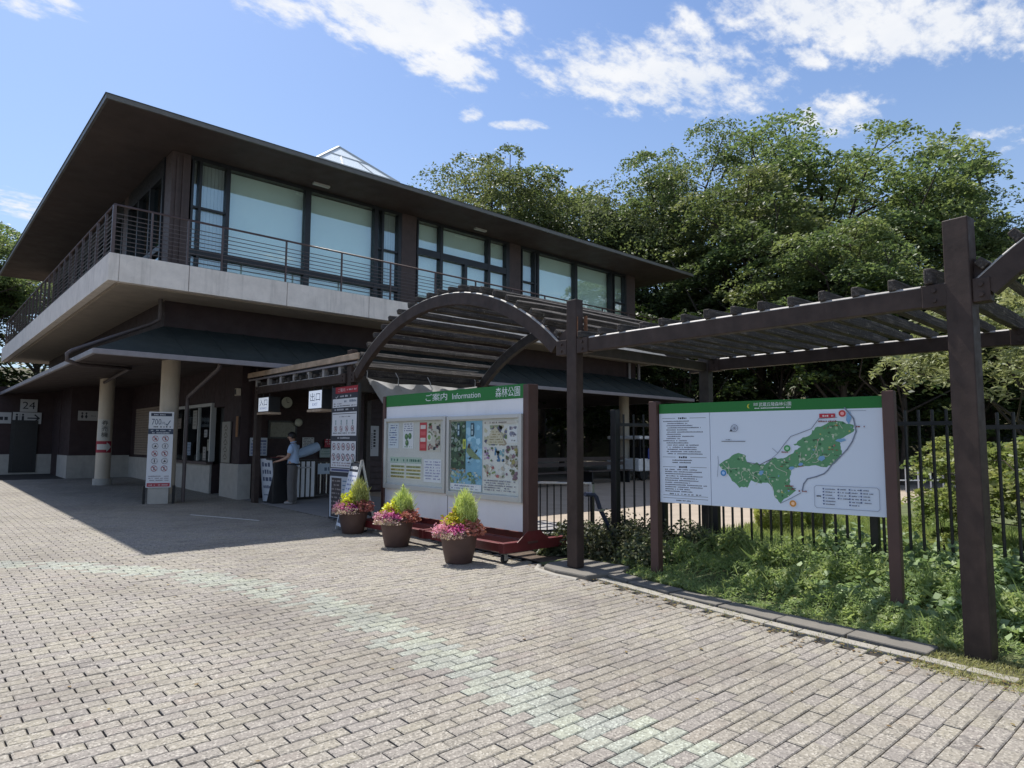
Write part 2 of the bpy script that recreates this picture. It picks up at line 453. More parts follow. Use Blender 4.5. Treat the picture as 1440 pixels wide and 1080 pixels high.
class MB:
    def __init__(self):
        self.v = []; self.f = []; self.sm = []
    def add(self, verts, faces, smooth=False):
        o = len(self.v)
        self.v.extend([tuple(p) for p in verts])
        self.f.extend([tuple(i + o for i in fc) for fc in faces])
        self.sm.extend([smooth] * len(faces))
        return self
    def box(self, x0, x1, y0, y1, z0, z1):
        v = [(x0, y0, z0), (x1, y0, z0), (x1, y1, z0), (x0, y1, z0), (x0, y0, z1), (x1, y0, z1), (x1, y1, z1), (x0, y1, z1)]
        return self.add(v, [(0, 3, 2, 1), (4, 5, 6, 7), (0, 1, 5, 4), (1, 2, 6, 5), (2, 3, 7, 6), (3, 0, 4, 7)])
    def beam(self, p, q, w, h, up=(0, 0, 1)):
        p = Vector(p); q = Vector(q); d = (q - p).normalized()
        s = d.cross(Vector(up))
        if s.length < 1e-4: s = d.cross(Vector((1, 0, 0)))
        s.normalize(); u = s.cross(d).normalized()
        v = []
        for c in (p, q):
            for a, b in ((-1, -1), (1, -1), (1, 1), (-1, 1)):
                v.append(c + s * (a * w / 2) + u * (b * h / 2))
        return self.add(v, [(3, 2, 1, 0), (4, 5, 6, 7), (0, 1, 5, 4), (1, 2, 6, 5), (2, 3, 7, 6), (3, 0, 4, 7)])
    def tube(self, pts, r, n=8, cap=True):
        pts = [Vector(p) for p in pts]
        rs = r if isinstance(r, (list, tuple)) else [r] * len(pts)
        rings = []
        prev = None
        for i, p in enumerate(pts):
            d = (pts[min(i + 1, len(pts) - 1)] - pts[max(i - 1, 0)]).normalized()
            s = prev if prev is not None else d.cross(Vector((0.13, 0.31, 1)))
            s = (s - d * s.dot(d))
            if s.length < 1e-5: s = d.cross(Vector((1, 0, 0)))
            s.normalize(); prev = s
            u = d.cross(s)
            rings.append([p + (s * math.cos(2 * PI * k / n) + u * math.sin(2 * PI * k / n)) * rs[i] for k in range(n)])
        v = [q for ring in rings for q in ring]
        f = []
        for i in range(len(pts) - 1):
            for k in range(n):
                a = i * n + k; b = i * n + (k + 1) % n
                f.append((a, b, b + n, a + n))
        self.add(v, f, True)
        if cap:
            self.add(rings[0], [tuple(range(n - 1, -1, -1))]); self.add(rings[-1], [tuple(range(n))])
        return self
    def lathe(self, prof, c=(0, 0, 0), n=24):
        v = []; f = []
        for (r, z) in prof:
            for k in range(n):
                a = 2 * PI * k / n
                v.append((c[0] + r * math.cos(a), c[1] + r * math.sin(a), c[2] + z))
        for i in range(len(prof) - 1):
            for k in range(n):
                a = i * n + k; b = i * n + (k + 1) % n
                f.append((a, b, b + n, a + n))
        return self.add(v, f, True)
    def prism(self, pts, d):
        """closed outline pts extruded by vector d"""
        n = len(pts); d = Vector(d)
        v = [Vector(p) for p in pts] + [Vector(p) + d for p in pts]
        f = [tuple(range(n - 1, -1, -1)), tuple(range(n, 2 * n))]
        f += [(i, (i + 1) % n, n + (i + 1) % n, n + i) for i in range(n)]
        return self.add(v, f)
    def poly(self, pts):
        return self.add(pts, [tuple(range(len(pts)))])
    def ball(self, c, r, n=10, m=7, sq=(1, 1, 1)):
        v = []; f = []
        for i in range(m + 1):
            th = PI * i / m
            for k in range(n):
                a = 2 * PI * k / n
                v.append((c[0] + sq[0] * r * math.sin(th) * math.cos(a), c[1] + sq[1] * r * math.sin(th) * math.sin(a), c[2] + sq[2] * r * math.cos(th)))
        for i in range(m):
            for k in range(n):
                a = i * n + k; b = i * n + (k + 1) % n
                f.append((a, a + n, b + n, b))
        return self.add(v, f, True)
    def mesh(self, name, inv=None):
        me = bpy.data.meshes.new(name)
        vs = self.v if inv is None else [tuple(inv @ Vector(p)) for p in self.v]
        me.from_pydata(vs, [], self.f)
        me.polygons.foreach_set('use_smooth', self.sm)
        me.update()
        return me


def fix_normals(me):
    bm = bmesh.new(); bm.from_mesh(me); bmesh.ops.recalc_face_normals(bm, faces=bm.faces); bm.to_mesh(me); bm.free()


def thing(name, label, cat, loc=(0, 0, 0), rotz=0.0, group=None, kind=None):
    o = bpy.data.objects.new(name, None); COL.objects.link(o)
    o.empty_display_size = 0.1
    o.location = loc; o.rotation_euler = (0, 0, rotz)
    o['label'] = label; o['category'] = cat
    if group: o['group'] = group
    if kind: o['kind'] = kind
    MW[o.name] = Matrix.Translation(Vector(loc)) @ Matrix.Rotation(rotz, 4, 'Z')
    return o


def part(name, mb, mat, parent=None, world=True, bevel=0.0, kind=None, label=None, recalc=True):
    inv = None
    if parent is not None and world and parent.name in MW:
        inv = MW[parent.name].inverted()
    me = mb.mesh(name, inv) if isinstance(mb, MB) else mb
    if recalc and isinstance(mb, MB): fix_normals(me)
    if mat is not None: me.materials.append(M[mat] if isinstance(mat, str) else mat)
    o = bpy.data.objects.new(name, me); COL.objects.link(o)
    if parent is not None:
        o.parent = parent
        MW[o.name] = MW.get(parent.name, Matrix.Identity(4))
    if bevel:
        md = o.modifiers.new('bevel', 'BEVEL'); md.width = bevel; md.segments = 2; md.limit_method = 'ANGLE'; md.angle_limit = R(40)
    if kind: o['kind'] = kind
    if label: o['label'] = label
    return o


def inst(src, parent, loc=(0, 0, 0), rot=(0, 0, 0), scale=(1, 1, 1)):
    c = src.copy(); COL.objects.link(c); c.parent = parent
    c.location = loc; c.rotation_euler = rot; c.scale = scale
    return c


def tag(o, label, cat, group=None, kind=None):
    o['label'] = label; o['category'] = cat
    if group: o['group'] = group
    if kind: o['kind'] = kind
    return o


def copy_thing(src, loc, rotz=0.0, scale=1.0, label=None):
    """a copy of a thing with copies of its parts and sub-parts"""
    r = src.copy(); COL.objects.link(r); r.location = loc; r.rotation_euler = (0, 0, rotz)
    r.scale = (scale, scale, scale) if isinstance(scale, (int, float)) else scale
    if label: r['label'] = label
    for ch in list(src.children):
        c = ch.copy(); COL.objects.link(c); c.parent = r
        for g in list(ch.children):
            d = g.copy(); COL.objects.link(d); d.parent = c
    return r


# ---- leaves
def quads_mesh(name, V, rnd, clump, mat):
    """V (N,4,3) leaf quads with per leaf and per clump values"""
    n = len(V)
    me = bpy.data.meshes.new(name)
    me.vertices.add(n * 4); me.vertices.foreach_set('co', np.ascontiguousarray(V, dtype=np.float32).reshape(-1))
    me.loops.add(n * 4); me.loops.foreach_set('vertex_index', np.arange(n * 4, dtype=np.int32))
    me.polygons.add(n)
    me.polygons.foreach_set('loop_start', np.arange(0, n * 4, 4, dtype=np.int32))
    me.update(calc_edges=True)
    for nm, val in (('rnd', rnd), ('clump', clump)):
        a = me.attributes.new(nm, 'FLOAT', 'FACE'); a.data.foreach_set('value', np.asarray(val, dtype=np.float32))
    me.materials.append(M[mat] if isinstance(mat, str) else mat)
    return me


def leaf_quads(rng, C, L, W, up=0.5, droop=0.0):
    """rhombic leaves at centres C with random heading; up = how far they lie flat"""
    n = len(C)
    a = rng.uniform(0, 2 * PI, n)
    nrm = rng.normal(0, 1, (n, 3)); nrm /= np.linalg.norm(nrm, axis=1)[:, None]
    nrm = nrm * (1 - up) + np.array([0, 0, 1.0]) * up
    nrm /= np.linalg.norm(nrm, axis=1)[:, None] + 1e-9
    d = np.stack([np.cos(a), np.sin(a), np.full(n, -droop)], 1)
    d -= nrm * (d * nrm).sum(1)[:, None]; d /= np.linalg.norm(d, axis=1)[:, None] + 1e-9
    s = np.cross(nrm, d)
    L = np.asarray(L).reshape(-1, 1) * np.ones((n, 1)); W = np.asarray(W).reshape(-1, 1) * np.ones((n, 1))
    k = rng.uniform(0.75, 1.25, (n, 1)); L = L * k; W = W * k
    V = np.stack([C - d * L * 0.5, C + s * W * 0.5 - d * L * 0.05 + nrm * W * 0.12, C + d * L * 0.5, C - s * W * 0.5 - d * L * 0.05 + nrm * W * 0.12], 1)
    return V


def blade_quads(rng, B, H, W, lean=0.4):
    n = len(B)
    a = rng.uniform(0, 2 * PI, n); ln = np.abs(rng.normal(0, lean, n))
    d = np.stack([np.cos(a) * ln, np.sin(a) * ln, np.ones(n)], 1); d /= np.linalg.norm(d, axis=1)[:, None]
    b = a + PI / 2 + rng.uniform(-0.6, 0.6, n)
    s = np.stack([np.cos(b), np.sin(b), np.zeros(n)], 1)
    H = np.asarray(H).reshape(-1, 1) * rng.uniform(0.55, 1.25, (n, 1))
    mid = B + d * H * 0.55
    out = np.stack([np.cos(a), np.sin(a), -0.3 * np.ones(n)], 1)
    tip = B + d * H + out * H * 0.25 * ln[:, None]
    return np.stack([B - s * W * 0.5, B + s * W * 0.5, mid + s * W * 0.45, tip], 1)


# ---- flat print
TXT = {}


def text_geo(s):
    if s in TXT: return TXT[s]
    cu = bpy.data.curves.new('text', 'FONT'); cu.body = s; cu.size = 1.0; cu.resolution_u = 2
    o = bpy.data.objects.new('text', cu); COL.objects.link(o)
    dg = bpy.context.evaluated_depsgraph_get()
    me = bpy.data.meshes.new_from_object(o.evaluated_get(dg))
    vs = np.array([tuple(v.co) for v in me.vertices]) if len(me.vertices) else np.zeros((0, 3))
    fs = [tuple(p.vertices) for p in me.polygons]
    bpy.data.objects.remove(o); bpy.data.curves.remove(cu); bpy.data.meshes.remove(me)
    TXT[s] = (vs, fs)
    return TXT[s]


class Sheet:
    """a printed sheet: flat coloured shapes on a thin board, in board coordinates (x right, y up)"""
    def __init__(self, w, h, bg, thick=0.004):
        self.w, self.h, self.t = w, h, thick
        self.v = []; self.f = []; self.c = []
        self.layer = 0
        # the board itself, a thin box
        z0, z1 = -thick, 0.0
        self.v += [(0, 0, z0), (w, 0, z0), (w, h, z0), (0, h, z0), (0, 0, z1), (w, 0, z1), (w, h, z1), (0, h, z1)]
        self.f += [(0, 3, 2, 1), (4, 5, 6, 7), (0, 1, 5, 4), (1, 2, 6, 5), (2, 3, 7, 6), (3, 0, 4, 7)]
        self.c += [bg] * 6
    def up(self):
        self.layer += 1; return self
    def z(self):
        return 0.0005 + 0.00022 * self.layer
    def poly(self, pts, col):
        o = len(self.v); z = self.z()
        self.v += [(p[0], p[1], z) for p in pts]; self.f.append(tuple(range(o, o + len(pts)))); self.c.append(col)
        return self
    def rect(self, x0, y0, x1, y1, col):
        return self.poly([(x0, y0), (x1, y0), (x1, y1), (x0, y1)], col)
    def line(self, pts, w, col):
        for (a, b) in zip(pts[:-1], pts[1:]):
            dx, dy = b[0] - a[0], b[1] - a[1]; l = math.hypot(dx, dy) or 1
            nx, ny = -dy / l * w / 2, dx / l * w / 2
            ex, ey = dx / l * w * 0.3, dy / l * w * 0.3
            self.poly([(a[0] - nx - ex, a[1] - ny - ey), (b[0] - nx + ex, b[1] - ny + ey), (b[0] + nx + ex, b[1] + ny + ey), (a[0] + nx - ex, a[1] + ny - ey)], col)
        return self
    def circ(self, x, y, r, col, n=18):
        return self.poly([(x + r * math.cos(2 * PI * k / n), y + r * math.sin(2 * PI * k / n)) for k in range(n)], col)
    def ring(self, x, y, r, w, col, n=18):
        pts = [(x + r * math.cos(2 * PI * k / n), y + r * math.sin(2 * PI * k / n)) for k in range(n + 1)]
        return self.line(pts, w, col)
    def text(self, s, x, y, hgt, col, width=None, align='l', vert=False):
        """hgt = height of a capital or kanji"""
        if vert:
            for i, chx in enumerate(s): self.text(chx, x, y - i * hgt * 1.12, hgt, col, align='c')
            return self
        vs, fs = text_geo(s)
        if not len(vs): return self
        x0, x1 = vs[:, 0].min(), vs[:, 0].max(); y0, y1 = vs[:, 1].min(), vs[:, 1].max()
        k = hgt / max(1e-6, (y1 - y0)); kx = k if width is None else width / max(1e-6, (x1 - x0))
        ox = {'l': 0, 'c': -(x1 - x0) * kx / 2, 'r': -(x1 - x0) * kx}[align]
        o = len(self.v); z = self.z()
        self.v += [((p[0] - x0) * kx + x + ox, (p[1] - y0) * k + y, z) for p in vs]
        self.f += [tuple(i + o for i in fc) for fc in fs]; self.c += [col] * len(fs)
        return self
    def scribble(self, rng, x0, x1, y, hgt, col, fill=0.72):
        """a line of print too small to read: strokes with word gaps"""
        x = x0
        while x < x1:
            l = hgt * rng.uniform(0.5, 1.0)
            if rng.random() < fill:
                self.rect(x, y, min(x + l, x1), y + hgt * rng.uniform(0.7, 1.0), col)
            x += l + hgt * 0.28
        return self
    def mosaic(self, rng, x0, y0, x1, y1, cols, n, smin, smax):
        """patches of printed picture"""
        for i in range(n):
            cx, cy = rng.uniform(x0, x1), rng.uniform(y0, y1); s = rng.uniform(smin, smax)
            k = rng.integers(5, 8); ph = rng.uniform(0, 6.28)
            pts = []
            for j in range(k):
                a = ph + 2 * PI * j / k; rr = s * rng.uniform(0.5, 1.0)
                pts.append((min(max(cx + rr * math.cos(a), x0), x1), min(max(cy + rr * math.sin(a) * 0.8, y0), y1)))
            c = cols[rng.integers(len(cols))]; q = rng.uniform(0.75, 1.2)
            if i % 6 == 0: self.layer += 1
            self.poly(pts, tuple(min(1, x * q) for x in c))
        return self
    def build(self, name, parent, origin, right, up, mat='print', kind=None, label=None):
        o3 = Vector(origin); r3 = Vector(right).normalized(); u3 = Vector(up).normalized(); n3 = r3.cross(u3)
        mb = MB(); inv = MW[parent.name].inverted() if parent is not None and parent.name in MW else Matrix.Identity(4)
        vs = [tuple(inv @ (o3 + r3 * p[0] + u3 * p[1] + n3 * p[2])) for p in self.v]
        me = bpy.data.meshes.new(name); me.from_pydata(vs, [], self.f); me.update()
        ca = me.color_attributes.new('ink', 'FLOAT_COLOR', 'CORNER')
        arr = []
        for p, c in zip(self.f, self.c): arr += [c[0], c[1], c[2], 1.0] * len(p)
        ca.data.foreach_set('color', arr)
        me.materials.append(M[mat])
        ob = bpy.data.objects.new(name, me); COL.objects.link(ob)
        if parent is not None:
            ob.parent = parent; MW[ob.name] = MW.get(parent.name, Matrix.Identity(4))
        if kind: ob['kind'] = kind
        if label: ob['label'] = label
        return ob


def rs(seed):
    return np.random.default_rng(seed)


GREEN = (0.018, 0.17, 0.035)
INK = (0.02, 0.022, 0.03)
WHITE = (0.74, 0.75, 0.78)

# =================================================================== SETTING
def sheet_grid(name, xs, ys, dz, mat, nz=None):
    v = []; f = []
    for y in ys:
        for x in xs: v.append((x, y, gz(y) + dz + (nz(x, y) if nz else 0)))
    n = len(xs)
    for j in range(len(ys) - 1):
        for i in range(n - 1):
            a = j * n + i; f.append((a, a + 1, a + n + 1, a + n))
    mb = MB(); mb.add(v, f)
    o = part(name, mb, mat, None, recalc=False); o['kind'] = 'structure'
    return o


ys_far = [-60, -40, -20, -5, 0, 5, 10, 20, 30, 40, 50, 60, 61, 120, 400]
sheet_grid('ground', [-400, -60, -20, 0, 20, 60, 400], ys_far, -0.09, 'ground')
sheet_grid('lawn', [6.06, 6.5, 8, 10, 14, 20, 34], [-8, -4, 0, 3, 6.2], 0.0, 'lawn')
sheet_grid('soil_strip', [6.15, 7, 8.2, 9.2], [6.2, 7.0, 7.9], 0.0, 'soil')
sheet_grid('park_plaza', [9.2, 12, 20, 36], [6.2, 9, 14, 20, 40], 0.002, 'plaza')
sheet_grid('sheltered_floor', [6.15, 7, 9.2], [7.9, 12, 16, 26, 40], 0.0, 'concrete_floor')

def build_bank():
    v = []; f = []
    n = 40
    for i in range(n + 1):
        a = R(-30 + 155 * i / n)
        for (d, z) in ((57, 0.4), (64, 4.2), (72, 7.5), (90, 9.0)):
            d2 = d + 3 * math.sin(i * 1.3); v.append((d2 * math.cos(a), d2 * math.sin(a), z + 0.6 * math.sin(i * 0.9) * (z > 1)))
    for i in range(n):
        for k in range(3): b = 4 * i + k; f.append((b, b + 1, b + 5, b + 4))
    o = part('wooded_bank', MB().add(v, f, True), 'ground', None, recalc=False); o['kind'] = 'structure'


build_bank()

# boundary of the brick paving against the planting (x at a given y)
KB_Y = [-3.0, 1.1, 1.6, 2.1, 2.8, 3.9, 5.0, 5.75]
KB_X = [5.45, 5.60, 5.62, 5.62, 5.63, 5.74, 5.90, 6.06]


def kerb_x(y):
    if y > 7.9: return 6.15
    if y > 5.75: return 6.12
    return float(np.interp(y, KB_Y, KB_X))


def band_x(x, y):
    """is a paver in the greenish band that curves across the forecourt"""
    if y < 5.4: c = 2.92 + 0.026 * y; return abs(x - c) < 0.23
    d = math.hypot(x + 3.36, y - 5.4)
    return abs(d - 6.42) < 0.23


PAV = (0.256, 0.238, 0.208)
PAVG = (0.300, 0.318, 0.275)
M['paver'] = mat_paver('grey pavers', PAV, False)
M['paver_green'] = mat_paver('greenish pavers', PAVG, False)
M['paver_f'] = mat_paver('grey pavers field', PAV, True)
M['paver_green_f'] = mat_paver('greenish pavers field', PAVG, True)


def build_paving():
    rng = rs(3)
    bed = sheet_grid('paving', [-14, -8, -2, 2, 4, 5.4], [-6, -2, 2, 6, 10, 16, 26, 45], -0.022, 'paver_bed')
    # second strip of the bed up to the kerb
    v = []; f = []
    ylist = [-6] + KB_Y[1:] + [5.76, 7.9, 7.91, 14, 27, 45]
    for y in ylist: v += [(5.4, y, gz(y) - 0.022), (kerb_x(y) + 0.47, y, gz(y) - 0.021)]
    for i in range(len(ylist) - 1): f.append((2 * i, 2 * i + 1, 2 * i + 3, 2 * i + 2))
    part('bedding', MB().add(v, f), 'paver_bed', bed, recalc=False)
    L, Wd = 0.2, 0.0985

    def paver_mb(l, w, j=0.0055, ch=0.006, h=0.03):
        mb = MB()
        a, b = l / 2 - j * 0.75, w / 2 - j * 0.45
        top = [(-a + ch, -b + ch, 0), (a - ch, -b + ch, 0), (a - ch, b - ch, 0), (-a + ch, b - ch, 0)]
        mid = [(-a, -b, -ch * 0.8), (a, -b, -ch * 0.8), (a, b, -ch * 0.8), (-a, b, -ch * 0.8)]
        bot = [(p[0], p[1], -h) for p in mid]
        mb.add(top + mid + bot, [(0, 1, 2, 3), (4, 5, 1, 0), (5, 6, 2, 1), (6, 7, 3, 2), (7, 4, 0, 3), (8, 9, 5, 4), (9, 10, 6, 5), (10, 11, 7, 6), (11, 8, 4, 7)])
        return mb
    full = {g: paver_mb(L, Wd).mesh('paver') for g in (0, 1)}
    full[0].materials.append(M['paver']); full[1].materials.append(M['paver_green'])
    fv = np.array(paver_mb(L, Wd).v); ff = paver_mb(L, Wd).f
    spots = []
    j0, j1 = int(-4 / Wd), int(26.5 / Wd)
    for j in range(j0, j1):
        y = (j + 0.5) * Wd
        xm = -6.2 if y < 12 else -3.0
        i0 = int(xm / L); i1 = int(6.5 / L)
        for i in range(i0, i1):
            x = (i + 0.5 * (j % 2)) * L
            if x + L / 2 > kerb_x(y) + 0.05: continue
            spots.append((x, y))
    spots = np.array(spots)
    # those that show largest in the picture become parts of their own
    Rr = np.array(cam.matrix_world.to_3x3()); pos = np.array(cam.matrix_world.translation)
    P3 = np.stack([spots[:, 0], spots[:, 1], SLOPE * spots[:, 1]], 1) - pos
    c = P3 @ Rr
    dep = -c[:, 2]
    u = c[:, 0] / np.maximum(dep, 0.01) * 942.6; w = c[:, 1] / np.maximum(dep, 0.01) * 942.6
    vis = (dep > 0.5) & (np.abs(u) < 735) & (w > -556)
    order = np.argsort(np.where(vis, dep, 1e9))
    near = set(order[:300].tolist())
    tilt = math.atan(SLOPE)
    V = []; F = []; rnd = []; mi = []
    o = 0
    for k, (x, y) in enumerate(spots):
        g = 1 if band_x(x + rng.normal(0, 0.02), y) and rng.random() < 0.86 else 0
        dz = rng.normal(0, 0.0012); rz = rng.normal(0, 0.008); rx = tilt + rng.normal(0, 0.006); ry = rng.normal(0, 0.005)
        ox, oy = rng.normal(0, 0.0012), rng.normal(0, 0.0012)
        if k in near:
            ob = bpy.data.objects.new('paver', full[g]); COL.objects.link(ob); ob.parent = bed
            ob.location = (x + ox, y + oy, gz(y) + dz); ob.rotation_euler = (rx, ry, rz)
        else:
            p = fv.copy()
            cr, sr = math.cos(rz), math.sin(rz)
            px = p[:, 0] * cr - p[:, 1] * sr; py = p[:, 0] * sr + p[:, 1] * cr
            pz = p[:, 2] + px * -math.sin(ry) + py * math.sin(rx)
            V.append(np.stack([px + x + ox, py + y + oy, pz + gz(y) + dz], 1))
            F += [tuple(q + o for q in t) for t in ff]; o += len(p)
            r = rng.random(); rnd += [r] * len(ff); mi += [g] * len(ff)
    me = bpy.data.meshes.new('paver_field')
    me.from_pydata(np.concatenate(V).tolist(), [], F); me.update()
    at = me.attributes.new('rnd', 'FLOAT', 'FACE'); at.data.foreach_set('value', np.array(rnd, dtype=np.float32))
    me.materials.append(M['paver_f']); me.materials.append(M['paver_green_f'])
    me.polygons.foreach_set('material_index', np.array(mi, dtype=np.int32))
    ob = bpy.data.objects.new('paver_field', me); COL.objects.link(ob); ob.parent = bed; ob['kind'] = 'stuff'
    # worn white line and small metal cover in the sheltered part
    part('painted_line', MB().beam((4.25, 13.9, gz(13.9) + 0.003), (4.95, 12.3, gz(12.3) + 0.003), 0.05, 0.003), 'white_line', bed)
    return bed


PAVING = build_paving()


def build_kerb():
    """pale border stones, then low dark kerb blocks, under the beam of the trellis"""
    k = part('kerb', MB().box(5.9, 5.905, 1.7, 1.705, -0.05, -0.045), 'kerb', None); k['kind'] = 'structure'
    rng = rs(11)
    y = 1.15
    while y < 5.25:
        y2 = y + 0.3
        xa, xb = kerb_x(y) + 0.07, kerb_x(y2) + 0.07
        part('border_stone', MB().beam((xa, y + 0.004, gz(y) - 0.015), (xb, y2 - 0.004, gz(y2) - 0.013 + rng.normal(0, 0.001)), 0.115, 0.05), 'border', k, bevel=0.006)
        y = y2
    y = 1.72
    while y < 5.0:
        y2 = y + 0.6
        xa, xb = kerb_x(y) + 0.30, kerb_x(min(y2, 5.1)) + 0.30
        part('kerb_block', MB().beam((xa, y + 0.005, gz(y) - 0.034 + rng.normal(0, 0.008)), (xb, min(y2, 5.12) - 0.005, gz(y2) - 0.034 + rng.normal(0, 0.008)), 0.25 + rng.normal(0, 0.01), 0.13), 'kerb', k, bevel=0.012)
        y = y2
    # raised concrete footing round the trellis post
    part('footing', MB().prism([(5.80, 5.12, 0.0), (6.28, 5.00, 0.0), (6.62, 5.14, 0.0), (6.60, 5.95, 0.0), (6.05, 5.98, 0.0), (5.86, 5.86, 0.0), (5.79, 5.6, 0.0)], (0, 0, 0.125)), 'kerb', k, bevel=0.02)
    part('edging', MB().tube([(5.74, 5.2, 0.05), (5.72, 5.55, 0.055), (5.80, 5.92, 0.06), (6.0, 6.08, 0.06)], 0.045, 6), 'border', k)


build_kerb()


# =================================================================== THE BUILDING
ZR, ZS, ZB = 8.20, 5.26, 4.71          # soffit, balcony floor, slab underside
X0, X1, Y0, Y1 = 4.18, 21.2, 16.1, 31.8  # upper wall planes
RX0, RX1, RY0, RY1 = 2.53, 22.82, 14.44, 33.4
SX0, SX1, SY0, SY1 = 2.78, 22.0, 14.69, 33.2
CX0, CX1, CY0, CY1 = 2.56, 22.77, 14.47, 33.4


def pane(mb, plane, a0, a1, z0, z1, off):
    if plane == 'y': mb.box(a0, a1, Y0 + off, Y0 + off + 0.012, z0, z1)
    else: mb.box(X0 + off, X0 + off + 0.012, a0, a1, z0, z1)


def build_building():
    B = thing('visitor_building', 'two storey dark brown building with a wide overhanging roof and concrete balcony', 'building', (X0, Y0, gz(Y0)))
    # roof: flat soffit, thin metal edge, low hipped top
    hx, hy = (RX0 + RX1) / 2, (RY0 + RY1) / 2
    part('soffit', MB().box(RX0 + 0.05, RX1 - 0.05, RY0 + 0.05, RY1 - 0.05, ZR, ZR + 0.05), 'soffit', B)
    fa = part('eave_edge', MB().box(RX0, RX1, RY0, RY0 + 0.05, ZR - 0.005, ZR + 0.1).box(RX0, RX0 + 0.05, RY0 + 0.05, RY1, ZR - 0.005, ZR + 0.1)
              .box(RX1 - 0.05, RX1, RY0 + 0.05, RY1, ZR - 0.005, ZR + 0.1).box(RX0 + 0.05, RX1 - 0.05, RY1 - 0.05, RY1, ZR - 0.005, ZR + 0.1), 'fascia', B)
    zt = ZR + 0.1; zp = zt + 1.75; q = 7.5
    e = 0.02
    roof = MB()
    a = [(RX0 - e, RY0 - e, zt), (RX1 + e, RY0 - e, zt), (RX1 + e, RY1 + e, zt), (RX0 - e, RY1 + e, zt)]
    b = [(hx - 2.4, hy - 2.4, zp), (hx + 2.0, hy - 2.4, zp), (hx + 2.0, hy + 2.4, zp), (hx - 2.4, hy + 2.4, zp)]
    roof.add(a + b, [(0, 1, 5, 4), (1, 2, 6, 5), (2, 3, 7, 6), (3, 0, 4, 7), (4, 5, 6, 7), (3, 2, 1, 0)])
    ro = part('roof', roof, 'roof', B)
    # glazed pyramid rooflight
    ap = Vector((12.3, hy, 13.4)); s = 1.75; zb = 11.87
    cs = [Vector((ap.x - s, ap.y - s, zb)), Vector((ap.x + s, ap.y - s, zb)), Vector((ap.x + s, ap.y + s, zb)), Vector((ap.x - s, ap.y + s, zb))]
    g = MB()
    for i in range(4): g.add([cs[i], cs[(i + 1) % 4], ap], [(0, 1, 2)])
    part('rooflight_glass', g, 'glass_roof', B)
    bars = MB()
    for i in range(4):
        p, q2 = cs[i], cs[(i + 1) % 4]
        bars.beam(p, ap, 0.09, 0.09); bars.beam(p, q2, 0.1, 0.1)
        m0, m1 = p.lerp(ap, 0.5), q2.lerp(ap, 0.5); bars.beam(m0, m1, 0.05, 0.05)
        for k in (0.3, 0.7):
            t0 = p.lerp(q2, k); t1 = m0.lerp(m1, k); bars.beam(t0, t1, 0.05, 0.05)
    part('rooflight_frame', bars, 'alu', B)
    part('rooflight_curb', MB().box(ap.x - s - 0.05, ap.x + s + 0.05, ap.y - s - 0.05, ap.y + s + 0.05, zp - 0.05, zb), 'fascia', B)
    # balcony slab: core plus separate edge panels with open joints
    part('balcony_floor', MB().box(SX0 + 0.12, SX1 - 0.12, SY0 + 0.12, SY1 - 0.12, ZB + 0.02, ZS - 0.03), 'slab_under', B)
    xs = [SX0 + 0.18, 4.25, 6.37, 8.5, 10.6, 12.7, 14.8, 16.9, 19.0, SX1]
    part('slab_panel', MB().box(SX0, SX0 + 0.18, SY0, SY0 + 0.18, ZB, ZS), 'slab', B, bevel=0.008)
    for a0, a1 in zip(xs[:-1], xs[1:]):
        part('slab_panel', MB().box(a0 + 0.006, a1 - 0.006, SY0, SY0 + 0.16, ZB, ZS), 'slab', B, bevel=0.008)
    ysl = [SY0 + 0.19] + [SY0 + 2.12 * k for k in range(1, 9)] + [SY1]
    for a0, a1 in zip(ysl[:-1], ysl[1:]):
        part('slab_panel', MB().box(SX0, SX0 + 0.16, a0 + 0.003, a1 - 0.003, ZB, ZS), 'slab', B, bevel=0.008)
    part('slab_panel', MB().box(SX1 - 0.16, SX1, SY0 + 0.17, SY1, ZB, ZS), 'slab', B, bevel=0.008)
    # drip edge set back under the slab
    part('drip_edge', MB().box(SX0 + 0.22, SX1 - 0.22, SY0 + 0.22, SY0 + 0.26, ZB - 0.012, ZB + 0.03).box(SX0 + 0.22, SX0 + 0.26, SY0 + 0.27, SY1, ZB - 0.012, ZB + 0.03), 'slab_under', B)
    # railing
    zr = ZS + 0.98
    rl = part('railing', MB().tube([(SX0 + 0.06, SY1, zr), (SX0 + 0.06, SY0 + 0.06, zr), (SX1 - 0.06, SY0 + 0.06, zr), (SX1 - 0.06, SY1, zr)], 0.024, 8), 'rail', B)
    for i in range(9):
        z = ZS + 0.10 + i * 0.088
        part('rail_rod', MB().tube([(SX0 + 0.06, SY1, z), (SX0 + 0.06, SY0 + 0.06, z)], 0.009, 5).tube([(SX0 + 0.06, SY0 + 0.06, z), (SX1 - 0.06, SY0 + 0.06, z), (SX1 - 0.06, SY1, z)], 0.009, 5), 'wire', rl)
    part('rail_post', MB().box(SX0 + 0.03, SX0 + 0.09, SY0 + 0.03, SY0 + 0.09, ZS, zr - 0.02), 'rail', rl)
    for x in [3.52, 4.21, 4.91, 6.34, 7.75, 9.14, 10.56, 11.98, 13.4, 14.8, 16.2, 17.6, 19.0, 20.4, 21.9]:
        part('rail_post', MB().box(x - 0.016, x + 0.016, SY0 + 0.04, SY0 + 0.08, ZS - 0.06, zr - 0.02), 'rail', rl)
    y = SY0 + 0.75
    while y < SY1:
        part('rail_post', MB().box(SX0 + 0.035, SX0 + 0.085, y - 0.012, y + 0.012, ZS - 0.05, zr - 0.02), 'rail', rl); y += 0.78
